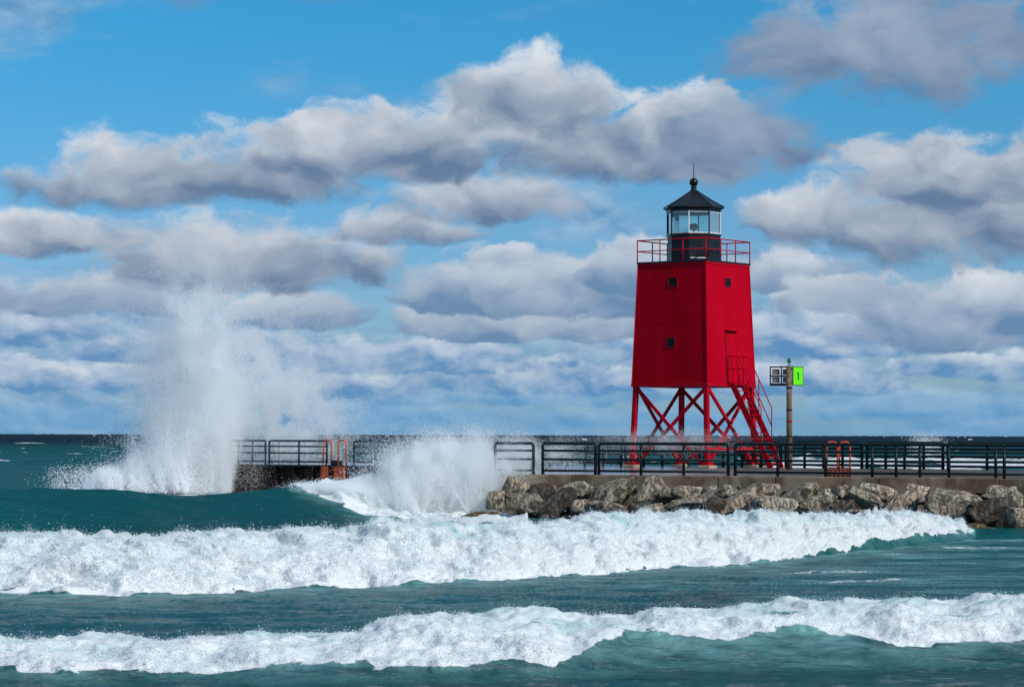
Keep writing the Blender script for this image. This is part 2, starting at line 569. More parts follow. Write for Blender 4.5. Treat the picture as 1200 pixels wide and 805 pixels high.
mat_post = make_post_mat()
mat_cap = make_concrete('pier_concrete', (0.22, 0.15, 0.09, 1), (0.36, 0.27, 0.18, 1), (0.10, 0.062, 0.034, 1))
mat_foot = make_concrete('footing_concrete', (0.45, 0.36, 0.24, 1), (0.52, 0.44, 0.32, 1), (0.25, 0.17, 0.1, 1))
mat_deck = make_deck()
mat_sheet = make_sheet()
mat_rock_tan = make_rock('limestone_tan', (0.60, 0.49, 0.355, 1), (0.74, 0.64, 0.50, 1), (0.09, 0.065, 0.05, 1), 0.0)
mat_rock_grey = make_rock('limestone_grey', (0.46, 0.36, 0.255, 1), (0.62, 0.51, 0.375, 1), (0.06, 0.048, 0.04, 1), 0.04)
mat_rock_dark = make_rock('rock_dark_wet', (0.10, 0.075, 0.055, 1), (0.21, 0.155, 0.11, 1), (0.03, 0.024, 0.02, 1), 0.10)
mat_rock_ochre = make_rock('rock_weedy', (0.28, 0.17, 0.055, 1), (0.44, 0.29, 0.11, 1), (0.06, 0.04, 0.02, 1), -0.04, 0.25)
mat_rubble = make_rock('gap_shade_rubble', (0.014, 0.011, 0.010, 1), (0.035, 0.027, 0.02, 1), (0.006, 0.01, 0.009, 1), 0.08)  # near-black colour paints the deep shade of the gaps between boulders
mat_glass = make_glass()
mat_foam = make_spray('white_foam_drops', (0.86, 0.88, 0.89, 1), 0.5)
mat_mist = make_spray('fine_spray_drops', (0.955, 0.965, 0.975, 1), 0.5)
mat_burst = make_spray('spray_burst_drops', (0.96, 0.97, 0.975, 1), 0.55)
mat_water = make_water()

# ------------------------------------------------------------------ object helpers


def mesh_obj(name, verts, faces, mat, parent=None, smooth=False):
    me = bpy.data.meshes.new(name)
    me.from_pydata([tuple(v) for v in verts], [], faces)
    me.materials.append(mat)
    if smooth:
        me.polygons.foreach_set('use_smooth', [True] * len(me.polygons))
    me.update()
    o = bpy.data.objects.new(name, me)
    COL.objects.link(o)
    if parent:
        o.parent = parent
    return o


def tag(o, label=None, cat=None, group=None, kind=None):
    for k, v in (('label', label), ('category', cat), ('group', group), ('kind', kind)):
        if v:
            o[k] = v
    return o


def empty(name, loc, rz=0.0):
    o = bpy.data.objects.new(name, None)
    o.location = loc
    o.rotation_euler = (0, 0, rz)
    o.empty_display_size = 0.3
    COL.objects.link(o)
    return o


class MB:
    def __init__(self):
        self.v, self.f = [], []

    def hexa(self, c8):                  # bottom 4 then top 4, both counter-clockwise from above
        b = len(self.v)
        self.v += [Vector(c) for c in c8]
        for q in ((3, 2, 1, 0), (4, 5, 6, 7), (0, 1, 5, 4), (1, 2, 6, 5), (2, 3, 7, 6), (3, 0, 4, 7)):
            self.f.append([b + i for i in q])
        return self

    def box(self, c, s, m=None):
        pts = []
        for z in (-1, 1):
            for x, y in ((-1, -1), (1, -1), (1, 1), (-1, 1)):
                p = Vector((x * s[0] / 2, y * s[1] / 2, z * s[2] / 2))
                if m:
                    p = m @ p
                pts.append(p + Vector(c))
        return self.hexa(pts)

    def tube(self, pts, r, n=8, closed=False):
        pts = [Vector(p) for p in pts]
        b = len(self.v)
        N = len(pts)
        up = None
        for i, p in enumerate(pts):
            a = pts[(i - 1) % N] if (i > 0 or closed) else p
            c = pts[(i + 1) % N] if (i < N - 1 or closed) else p
            t = (c - a).normalized()
            if up is None:
                up = t.orthogonal().normalized()
            up = (up - t * up.dot(t))
            up = up.normalized() if up.length > 1e-6 else t.orthogonal().normalized()
            s = t.cross(up)
            rr = r[i] if isinstance(r, (list, tuple)) else r
            for k in range(n):
                an = 2 * math.pi * (k + 0.5) / n
                self.v.append(p + up * math.cos(an) * rr + s * math.sin(an) * rr)
        for i in range(N if closed else N - 1):
            for k in range(n):
                i2, k2 = (i + 1) % N, (k + 1) % n
                self.f.append([b + i * n + k, b + i * n + k2, b + i2 * n + k2, b + i2 * n + k])
        if not closed:
            self.f.append([b + k for k in range(n)][::-1])
            self.f.append([b + (N - 1) * n + k for k in range(n)])
        return self

    def lathe(self, prof, n, ph=0.0, c=(0, 0, 0)):
        b = len(self.v)
        for r, z in prof:
            for k in range(n):
                a = ph + 2 * math.pi * k / n
                self.v.append(Vector((c[0] + r * math.cos(a), c[1] + r * math.sin(a), c[2] + z)))
        for i in range(len(prof) - 1):
            for k in range(n):
                k2 = (k + 1) % n
                self.f.append([b + i * n + k, b + i * n + k2, b + (i + 1) * n + k2, b + (i + 1) * n + k])
        self.f.append([b + k for k in range(n)][::-1])
        self.f.append([b + (len(prof) - 1) * n + k for k in range(n)])
        return self

    def build(self, name, mat, parent=None, smooth=False, bevel=0.0):
        o = mesh_obj(name, self.v, self.f, mat, parent, smooth)
        if bevel:
            m = o.modifiers.new('bevel', 'BEVEL')
            m.width = bevel
            m.segments = 2
            m.limit_method = 'ANGLE'
        return o


def bar(a, b, w, h=None):                # square-section bar from a to b
    a, b = Vector(a), Vector(b)
    h = h or w
    t = (b - a).normalized()
    up = Vector((0, 0, 1)) if abs(t.z) < 0.95 else Vector((1, 0, 0))
    s = t.cross(up).normalized() * w / 2
    u = s.cross(t).normalized() * h / 2
    m = MB()
    m.hexa([a - s - u, b - s - u, b + s - u, a + s - u, a - s + u, b - s + u, b + s + u, a + s + u])
    return m


# ------------------------------------------------------------------ water surface
xs_px = lambda t: 600 + F * t


def wave_tables(t):
    x = xs_px(t)
    T = {}
    # first breaker (nearest): foam top line, foam bottom line
    c1 = np.interp(x, [-250, 0, 50, 100, 150, 165, 210, 260, 300, 340, 380, 420, 445, 480, 500, 515, 560, 600, 625, 640, 700, 750, 820, 870, 930, 970, 1030, 1065, 1130, 1200, 1450],
                   [766, 759, 757, 756, 752, 749, 754, 752, 749, 746, 745, 743, 731, 731, 728, 722, 726, 724, 717, 719, 729, 724, 715, 712, 709, 712, 710, 703, 703, 700, 692])
    b1 = np.interp(x, [-250, 0, 50, 100, 130, 165, 200, 250, 320, 350, 400, 430, 500, 520, 545, 600, 650, 680, 690, 740, 840, 880, 940, 1000, 1030, 1120, 1200, 1450],
                   [776, 784, 793, 790, 788, 790, 791, 790, 785, 785, 778, 782, 787, 789, 780, 776, 782, 770, 758, 744, 750, 745, 741, 746, 753, 753, 747, 740])
    f1 = np.interp(x, [-250, 0, 400, 650, 760, 1200, 1450], [796, 802, 801, 797, 790, 782, 776])
    T['foot1'] = CAM_Z * F / (f1 - yhor(x))
    T['L1'] = np.full_like(t, 2.6)
    T['H1'] = CAM_Z - (c1 - yhor(x)) * (T['foot1'] + T['L1']) / F
    T['b1'] = b1
    T['H1'] = T['H1'] + 0.05 * fbm(t * 70, t * 0 + 3.3, oct=3, gain=0.6)
    c2 = np.interp(x, [-250, 0, 60, 100, 150, 180, 250, 320, 400, 450, 520, 560, 620, 660, 700, 760, 800, 850, 900, 950, 1000, 1060, 1100, 1135, 1180, 1450],
                   [634, 630, 630, 630, 635, 629, 626, 626, 623, 619, 615, 618, 616, 612, 609, 606, 602, 604, 606, 604, 603, 600, 606, 618, 632, 640])
    b2 = np.interp(x, [-250, 0, 140, 200, 330, 480, 600, 700, 800, 870, 930, 950, 1000, 1050, 1135, 1450],
                   [700, 698, 702, 700, 694, 692, 684, 675, 668, 666, 659, 650, 642, 632, 623, 622])
    f2 = np.interp(x, [-250, 0, 140, 330, 600, 800, 900, 960, 1050, 1135, 1450], [695, 693, 696, 688, 678, 663, 657, 650, 641, 632, 628])
    T['foot2'] = CAM_Z * F / (f2 - yhor(x))
    T['L2'] = np.interp(x, [0, 900, 1135], [2.6, 3.2, 3.0])
    T['H2'] = np.maximum(CAM_Z - (c2 - yhor(x)) * (T['foot2'] + T['L2']) / F, 0.0) * np.interp(x, [1125, 1150], [1, 0])
    T['b2'] = b2
    T['H2'] = T['H2'] * (1 + 0.10 * fbm(t * 75, t * 0 + 8.1, oct=3, gain=0.6))
    c3 = np.interp(x, [-250, 0, 100, 150, 175, 200, 240, 270, 300, 345, 385, 405, 425, 450, 490],
                   [578, 573, 573, 575, 578, 581, 580, 578, 575, 571, 567, 572, 582, 598, 616])
    T['crest3'] = np.interp(x, [-250, 0, 480, 700, 1450], [77, 80, 90, 94, 100])
    T['crest3'] = np.maximum(T['crest3'], T['foot2'] + T['L2'] + 12)
    T['foot3'] = T['crest3'] - 6.0
    T['H3'] = np.clip(CAM_Z - (c3 - yhor(x)) * T['crest3'] / F, 0.03, 2)
    return T


t_in = np.linspace(-0.232, 0.232, 660)
t_out = 0.232 + (np.linspace(0, 1, 37)[1:] ** 2.2) * 1.6
tcol = np.concatenate([-t_out[::-1], t_in, t_out])
NC = len(tcol)
WT = wave_tables(tcol)
SEG = [('A', 110), ('B', 70), ('C', 150), ('D', 95), ('E', 50), ('F', 120), ('G', 90), ('H', 270)]
rows, seg_at, r0 = [], {}, 0
lim = [np.full(NC, 9.0), WT['foot1'], WT['foot1'] + WT['L1'], WT['foot2'], WT['foot2'] + WT['L2'], WT['foot3'], WT['crest3'], np.full(NC, 135.0)]
lim[7] = np.maximum(lim[7], WT['crest3'] + 12)
for i, (nm, n) in enumerate(SEG):
    seg_at[nm] = (r0, r0 + n)
    s = (np.arange(n) / n)[:, None]
    if nm == 'H':
        rows.append(lim[7] * (14000.0 / lim[7]) ** ((np.arange(n) / (n - 1))[:, None] ** 1.15))
    elif nm == 'C':
        ss = s ** 1.25
        rows.append(lim[i] * (1 - ss) + lim[i + 1] * ss)
    else:
        rows.append(lim[i] * (1 - s) + lim[i + 1] * s)
    r0 += n
YY = np.vstack(rows)
NR = YY.shape[0]
XX = YY * tcol[None, :]


def wave_profile(Y, foot, L, Hh, back, pw):
    s = (Y - foot) / L
    up = np.where(s < 1, (1 - (1 - np.clip(s, 0, 1)) ** 2) ** pw, np.exp(-(np.maximum(s - 1, 0) * L / back) ** 2))
    return Hh * np.where(s < 0, 0, up)


h1 = wave_profile(YY, WT['foot1'], WT['L1'], WT['H1'], 2.2, 1.5)
h2 = wave_profile(YY, WT['foot2'], WT['L2'], WT['H2'], 4.5, 0.95)
s3 = np.clip((YY - WT['foot3']) / 6.0, 0, 1)
h3 = WT['H3'] * np.where(YY < WT['crest3'], s3 * s3 * (1.6 - 0.6 * s3), np.exp(-((YY - WT['crest3']) / 4.0) ** 2))
# chop and swell
amp = np.interp(YY, [9, 25, 40, 60, 90, 140, 220, 500, 2000, 14000], [0.10, 0.10, 0.09, 0.09, 0.13, 0.35, 0.6, 1.4, 4.0, 7.0])
lam = np.interp(YY, [9, 60, 140, 400, 2000, 14000], [1.6, 2.4, 5.0, 12.0, 40.0, 160.0])
chop = fbm(XX / 3.6, YY / 1.5, oct=5, gain=0.6, mode='ridge')
swell = fbm(XX / 26.0 + 3, YY / 11.0, oct=4, gain=0.55, mode='ridge')
farw = fbm(XX / 30.0 + 7, YY / 30.0 + 2, oct=5, gain=0.6)
wn, wf = sstep(70, 150, YY), sstep(300, 700, YY)
hc = chop * amp * (1 - wn) + (swell * 0.85 + chop * 0.30) * amp * wn * (1 - wf) + farw * amp * wf
# smooth face of the big green swell
hc = hc * (1 - 0.45 * np.exp(-((YY - WT['crest3'] + 4) / 6.0) ** 2) * sstep(0.2, 0.6, WT['H3']))
# keep the lee of the pier low
ZZ = np.maximum(np.maximum(h1, h2), h3) + hc * (1 - 0.6 * np.clip((h1 + h2) * 2, 0, 1))
px, py = project(XX, YY, ZZ)
foam = np.zeros_like(ZZ)
aer = np.zeros_like(ZZ)
nedge = fbm(XX * 1.3, YY * 1.3, oct=4, gain=0.6)
# first breaker
sA = (YY - WT['foot1']) / WT['L1']
inz = (sA > -0.4) & (sA < 2.4)
m1 = sstep(-5, 9, WT['b1'] + nedge * 16 - py) * inz * sstep(0.9, 0.25, (YY - WT['foot1'] - WT['L1']) / 1.6)
crest_gap = sstep(0.15, 0.5, fbm(tcol * 55, tcol * 0, oct=3) + 0.35)
foam = np.maximum(foam, m1 * 1.0)
aer = np.maximum(aer, inz * sstep(2.4, 1.0, sA) * sstep(-0.2, 0.6, sA) * 0.9)
# second breaker
sB = (YY - WT['foot2']) / WT['L2']
inz = (sB > -0.2) & (sB < 3.0)
m2 = sstep(-4, 7, WT['b2'] + nedge * 13 - py) * inz * sstep(1.0, 0.2, (YY - WT['foot2'] - WT['L2']) / 3.0) * (WT['H2'] > 0.05)
foam = np.maximum(foam, m2)
aer = np.maximum(aer, inz * sstep(3.0, 1.0, sB) * sstep(-0.2, 0.6, sB) * (WT['H2'] > 0.05))
# the swell breaking where it meets the wall
xpx = xs_px(tcol)
lb = np.interp(xpx, [330, 345, 385, 410, 440, 500, 620], [560, 571, 584, 596, 606, 614, 615])
in3 = (xpx > 338) & (xpx < 620) & (YY > WT['foot2'] + WT['L2'] + 3) & (YY < WT['crest3'] + 9)
foam = np.maximum(foam, in3 * sstep(-3, 5, lb + nedge * 8 - py))
aer = np.maximum(aer, in3 * 0.8 * sstep(-14, 4, lb + nedge * 10 - py))
# white water at the pier end and thrown-up wash beside it
wash = np.exp(-(((XX + 16.5) / 4.2) ** 2 + ((YY - 116) / 5.0) ** 2))
foam = np.maximum(foam, sstep(0.25, 0.6, wash + nedge * 0.25))
# thin streaks left between the breakers, long across the view
st = fbm(XX / 4.5, YY / 1.5, oct=4, gain=0.5)
stz = np.interp(YY, [32, 36, 44, 60, 78, 85], [0.25, 0.35, 0.75, 0.9, 0.75, 0.0]) * np.interp(xpx, [0, 500, 800, 1200], [0.75, 0.5, 1.0, 1.0])
between = (YY > WT['foot1'] + WT['L1']) & (YY < WT['foot2'])
foam = np.maximum(foam, between * stz * sstep(0.0, 0.45, st) * 0.60)
aer = np.maximum(aer, between * stz * sstep(-0.25, 0.35, st) * 0.85)
b2w = np.exp(-((WT['foot2'] - YY) / 3.0) ** 2) * between
aer = np.maximum(aer, b2w * 0.9)
foam = np.maximum(foam, b2w * 0.5 * sstep(-0.1, 0.35, nedge + 0.3 * st))
stn = fbm(XX / 1.3 + 40, YY / 0.6, oct=5, gain=0.6)
foam = np.maximum(foam, (YY < WT['foot1']) * 0.38 * sstep(0.25, 0.6, stn))
# whitecaps out on the lake
cap = fbm(XX / 9.0 + 11, YY / 3.2 + 4, oct=4, gain=0.55)
capf = fbm(XX / 26.0 + 1, YY / 24.0 + 4, oct=4, gain=0.6)
cz = sstep(0.32, 0.46, cap + 0.22 * swell) * sstep(120, 145, YY) * (1 - wf)
foam = np.maximum(foam, cz * 0.9)
foam = np.maximum(foam, wf * sstep(0.30, 0.40, farw) * sstep(0.0, 0.25, capf) * 0.95)
# surf breaking along the far side of the pier, to the right
surf = sstep(195, 215, YY) * sstep(330, 280, YY) * sstep(0.085, 0.115, tcol)
foam = np.maximum(foam, surf * sstep(-0.32, 0.1, fbm(XX / 12.0, YY / 16.0, oct=4, gain=0.6)))
foam = np.maximum(foam, sstep(0.8, 0.3, np.hypot((XX + 56) / 1.8, (YY - 332) / 14)) * (YY > 300))
# thin, torn places where green water shows through the foam
torn = sstep(0.12, 0.42, fbm(XX * 0.75 + 31, YY * 1.3 + ZZ * 2.0, oct=4, gain=0.6))
top1 = sstep(0.25, 0.75, sA) * m1
top2 = sstep(0.25, 0.75, sB) * m2
foam = foam - torn * np.maximum(top1 * 0.56, top2 * 0.50)
broad = 0.35 + 0.65 * sstep(-0.25, 0.35, fbm(XX * 0.5 + 7, YY * 0.8, oct=3, gain=0.55))
thin = np.maximum(sstep(0.35, 0.95, sA) * m1, sstep(0.22, 0.80, sB) * m2) * broad + 0.8 * foam * in3 * sstep(0.0, -12.0, py - lb) * 0.5
thin = np.clip(thin, 0, 1)
m1 = m1 * (1 - 0.55 * torn * top1)
m2 = m2 * (1 - 0.45 * torn * top2)
# turbulent relief of the foam
msk = np.clip(np.maximum(m1, np.maximum(m2, foam * in3)), 0, 1)
idx = np.nonzero(msk > 0.02)
X_, Y_, Z_ = XX[idx], YY[idx], ZZ[idx]
big = fbm(X_ * 0.95, Y_ * 1.3, Z_ * 1.7, oct=4, gain=0.5)
bil = fbm(X_ * 3.6, Y_ * 3.6, Z_ * 4.4, oct=3, gain=0.6, mode='ridge')
sc_ = np.interp(Y_, [30, 48, 90], [0.8, 1.25, 1.3]) * msk[idx]
fin = fbm(X_ * 9.0, Y_ * 9.0, Z_ * 10.0, oct=2, gain=0.6)
disp = (big * 0.38 + bil * 0.036 + fin * 0.016) * sc_
YY2, ZZ2 = YY.copy(), ZZ.copy()
YY2[idx] -= disp * 1.0
ZZ2[idx] += np.maximum(disp * 0.8, -0.12)
ZZ2[idx] += msk[idx] * 0.02


def build_water():
    me = bpy.data.meshes.new('water')
    nv = NR * NC
    co = np.stack([XX, YY2, ZZ2], -1).reshape(-1, 3).astype(np.float32)
    i = np.arange(NR - 1)[:, None] * NC + np.arange(NC - 1)[None, :]
    quads = np.stack([i, i + 1, i + NC + 1, i + NC], -1).reshape(-1, 4).astype(np.int32)
    me.vertices.add(nv)
    me.vertices.foreach_set('co', co.ravel())
    nf = len(quads)
    me.loops.add(nf * 4)
    me.loops.foreach_set('vertex_index', quads.ravel())
    me.polygons.add(nf)
    me.polygons.foreach_set('loop_start', np.arange(nf, dtype=np.int32) * 4)
    me.polygons.foreach_set('use_smooth', np.ones(nf, dtype=bool))
    for nm, arr in (('foam', foam), ('aeration', aer), ('thin', thin)):
        a = me.attributes.new(nm, 'FLOAT', 'POINT')
        a.data.foreach_set('value', arr.ravel().astype(np.float32))
    me.update()
    me.validate()
    me.materials.append(mat_water)
    o = bpy.data.objects.new('water', me)
    COL.objects.link(o)
    tag(o, 'choppy teal lake water rolling in swells out to the dark horizon', 'water', kind='structure')


build_water()

# ------------------------------------------------------------------ foam and spray as clouds of drops
_gn = bpy.data.node_groups.new('drops', 'GeometryNodeTree')
_gn.interface.new_socket('Geometry', in_out='INPUT', socket_type='NodeSocketGeometry')
_gn.interface.new_socket('Geometry', in_out='OUTPUT', socket_type='NodeSocketGeometry')


def drops(name, pts, rad, mat, label, cat):
    me = bpy.data.meshes.new(name)
    me.vertices.add(len(pts))
    me.vertices.foreach_set('co', np.asarray(pts, np.float32).ravel())
    a = me.attributes.new('rad', 'FLOAT', 'POINT')
    a.data.foreach_set('value', np.asarray(rad, np.float32).ravel())
    me.materials.append(mat)
    o = bpy.data.objects.new(name, me)
    COL.objects.link(o)
    g = bpy.data.node_groups.new('drops_' + mat.name, 'GeometryNodeTree')
    g.interface.new_socket('Geometry', in_out='INPUT', socket_type='NodeSocketGeometry')
    g.interface.new_socket('Geometry', in_out='OUTPUT', socket_type='NodeSocketGeometry')
    gi, go = g.nodes.new('NodeGroupInput'), g.nodes.new('NodeGroupOutput')
    mp = g.nodes.new('GeometryNodeMeshToPoints')
    at = g.nodes.new('GeometryNodeInputNamedAttribute'); at.data_type = 'FLOAT'
    at.inputs['Name'].default_value = 'rad'
    sm = g.nodes.new('GeometryNodeSetMaterial'); sm.inputs['Material'].default_value = mat
    g.links.new(gi.outputs[0], mp.inputs['Mesh'])
    g.links.new(at.outputs['Attribute'], mp.inputs['Radius'])
    g.links.new(mp.outputs[0], sm.inputs['Geometry'])
    g.links.new(sm.outputs[0], go.inputs[0])
    md = o.modifiers.new('drops', 'NODES')
    md.node_group = g
    tag(o, label, cat, kind='stuff')
    return o


def bil(A, r, c):
    r0, c0 = np.floor(r).astype(int), np.floor(c).astype(int)
    fr, fc = r - r0, c - c0
    r1, c1 = np.minimum(r0 + 1, NR - 1), np.minimum(c0 + 1, NC - 1)
    return (A[r0, c0] * (1 - fr) + A[r1, c0] * fr) * (1 - fc) + (A[r0, c1] * (1 - fr) + A[r1, c1] * fr) * fc


C0, C1 = len(t_out) - 20, len(t_out) + len(t_in) + 20


def breaker(segs, mask, n, rmin, rmax, off, name, label, nfly, flyh, mat):
    ra, rb = seg_at[segs[0]][0], seg_at[segs[-1]][1] - 1
    r = rng.uniform(ra, rb, n * 2)
    c = rng.uniform(C0, C1, n * 2)
    mk = bil(mask, r, c)
    clump = fbm(bil(XX, r, c) * 5, bil(YY, r, c) * 5, bil(ZZ, r, c) * 6, oct=3, gain=0.6)
    keep = rng.random(n * 2) < sstep(0.25, 0.8, mk) * np.clip(0.5 + clump * 0.8, 0.06, 1) * (1 - 0.88 * bil(thin, r, c))
    r, c = r[keep][:n], c[keep][:n]
    p = np.stack([bil(XX, r, c), bil(YY2, r, c), bil(ZZ2, r, c)], -1)
    k = len(p)
    o = np.abs(rng.normal(0, off, k)) * np.clip(0.6 + clump[keep][:n] * 1.5, 0.15, 2)
    dirs = rng.normal(0, 1, (k, 3)) * 0.45 + np.array([0, -0.6, 0.75])
    p = p + dirs * o[:, None]
    rad = rmin + (rmax - rmin) * rng.random(k) ** 3
    # drops thrown above the crest
    rr = seg_at[segs[-1]][0] if len(segs) > 1 else rb
    c2 = rng.uniform(C0, C1, nfly * 3)
    lump = fbm(tcol[np.floor(c2).astype(int)] * 130, c2 * 0, oct=4, gain=0.7)
    keep = rng.random(nfly * 3) < np.clip(lump * 1.6 + 0.15, 0.015, 1)
    c2, lump = c2[keep][:nfly], lump[keep][:nfly]
    rw = np.clip(rr + rng.normal(-3, 7, len(c2)), 0, NR - 2)
    mk2 = bil(mask, rw, c2) > 0.4
    q = np.stack([bil(XX, rw, c2), bil(YY2, rw, c2), bil(ZZ2, rw, c2)], -1)[mk2]
    up = rng.exponential(flyh, len(q)) * np.clip(0.35 + lump[mk2] * 1.5, 0.15, 1.4)
    q[:, 2] += up
    q[:, 0] += rng.normal(0, 0.3, len(q)) * up
    q[:, 1] += rng.normal(0.1, 0.3, len(q)) * up
    rq = rmin * 0.7 + (rmax - rmin) * 0.5 * rng.random(len(q)) ** 3
    drops(name, np.vstack([p, q]), np.concatenate([rad, rq]), mat, label, 'foam')


breaker('BC', m1, 380000, 0.002, 0.0075, 0.03, 'surf_foam', 'white tumbling foam of the nearest breaker along the bottom of the view', 22000, 0.07, mat_foam)
breaker('DE', m2, 480000, 0.003, 0.011, 0.05, 'surf_foam', 'broad white band of foam of the breaker in front of the boulders', 30000, 0.11, mat_foam)

m3 = np.clip(foam * in3, 0, 1)
breaker('FG', m3, 130000, 0.005, 0.014, 0.06, 'surf_foam', 'white foam spilling off the end of the green swell beside the pier wall', 6000, 0.12, mat_foam)


def jets(n, base, ang, length, width, k, spread_y=1.0, r=(0.008, 0.025), taper=1.6, grav=0.0):
    """k streaks of drops; base() gives a foot point, ang() a lean from upright, length() a reach"""
    out, rad = [], []
    wts = rng.exponential(1.0, k)
    cnt = np.maximum((wts / wts.sum() * n).astype(int), 4)
    for m in cnt:
        b = np.array(base())
        a = ang(b)
        L = length(b, a)
        d = np.array([math.sin(a), rng.normal(0, 0.15) * spread_y, math.cos(a)])
        s = rng.random(m) ** taper
        w = width * (0.18 + s) * L * rng.uniform(0.5, 1.4)
        p = b + d * (s * L)[:, None] + rng.normal(0, 1, (m, 3)) * w[:, None]
        p[:, 2] -= grav * (s * L) ** 2
        out.append(p)
        rad.append(r[0] + (r[1] - r[0]) * rng.random(m) ** 3 * (1 - 0.6 * s))
    return np.vstack(out), np.concatenate(rad)


def blob(n, cx, cy, sx, sy, Y, sd, r, fy=1.0, cut=None):
    """soft puff of drops centred on a photo pixel at distance Y, clumped by noise"""
    x = rng.normal(cx, sx, n * 2); y = rng.normal(cy, sy, n * 2)
    nn = fbm(x / 26.0, y / 34.0, oct=4, gain=0.6)
    keep = rng.random(n * 2) < np.clip(0.5 + nn * 1.1, 0.03, 1)
    x, y = x[keep][:n], y[keep][:n]
    if cut is not None:
        k = cut(x, y)
        x, y = x[k], y[k]
    d = np.stack([(x - W / 2) / F, -(y - H / 2) / F, -np.ones_like(x)], -1) @ CRn.T
    Yd = Y + rng.normal(0, sd, len(x))
    t = Yd / d[:, 1]
    p = np.stack([d[:, 0] * t, Yd, CAM_Z + d[:, 2] * t], -1)
    p = p[p[:, 2] > -0.1]
    return p, r[0] + (r[1] - r[0]) * rng.random(len(p)) ** 3


def puffs(k, n, place, size, r):
    out, rad = [], []
    for _ in range(k):
        c, sc = place()
        m = int(n * rng.uniform(0.3, 1.7))
        st = np.array([1.0, 1.0, rng.uniform(0.8, 2.0)])
        q = rng.normal(0, 1, (m, 3)) * st * size * sc * rng.uniform(0.5, 1.3)
        q *= (0.45 + np.abs(fbm(q[:, 0] * 3 + c[0], q[:, 1] * 3, q[:, 2] * 3 + c[2], oct=2)) * 2.2)[:, None]
        out.append(np.array(c) + q)
        rad.append(r[0] + (r[1] - r[0]) * rng.random(m) ** 3)
    return np.vstack(out), np.concatenate(rad)


def spray_second():                      # burst against the boulders, in front of the railing
    parts = []
    Yc = 90.0

    def base():
        x = 430 + 165 * rng.beta(1.6, 1.3)
        return P(x, 616 - rng.random() * 22, Yc + rng.normal(0, 0.9))

    def ang(b):
        x = 600 + F * b[0] / b[1]
        return R(np.interp(x, [430, 500, 600], [-34, -3, 14])) + rng.normal(0, 0.38)

    def length(b, a):
        x = 600 + F * b[0] / b[1]
        return np.interp(x, [425, 470, 500, 560, 600], [1.2, 2.5, 3.0, 2.85, 2.4]) * rng.uniform(0.45, 1.02) * math.cos(a) ** 0.7
    parts.append(jets(800000, base, ang, length, 0.10, 900, 1.0, (0.0039, 0.0150), 1.3))
    parts.append(blob(400000, 522, 582, 40, 24, Yc, 0.7, (0.0052, 0.0150), cut=lambda x, y: y < 616))
    parts.append(blob(160000, 425, 588, 32, 12, 89.5, 0.5, (0.0052, 0.0150), cut=lambda x, y: (y < np.interp(x, [345, 385, 410, 440, 500], [572, 586, 598, 610, 616])) & (y > np.interp(x, [345, 385, 430, 480], [568, 566, 556, 530]))))
    parts.append(blob(40000, 380, 572, 18, 3.5, 87.5, 0.4, (0.0043, 0.0131)))
    parts.append(blob(110000, 580, 562, 24, 24, Yc - 0.5, 0.8, (0.0026, 0.0084), cut=lambda x, y: (y < 604)))
    parts.append(blob(52000, 535, 532, 48, 18, Yc, 1.0, (0.0026, 0.0084)))

    def place():
        x = rng.normal(520, 38)
        top = np.interp(x, [400, 450, 480, 510, 570, 610], [590, 556, 528, 518, 526, 552])
        e = rng.random() ** 1.3
        return P(x, 606 - (606 - top) * e, Yc + rng.normal(0, 0.6)), 1.2 - 0.6 * e
    parts.append(puffs(150, 3200, place, 0.22, (0.003, 0.012)))
    p = np.vstack([a for a, b in parts]); r = np.concatenate([b for a, b in parts])
    drops('wave_spray', p, r, mat_burst, 'white burst of spray against the boulders in front of the dark railing', 'spray')


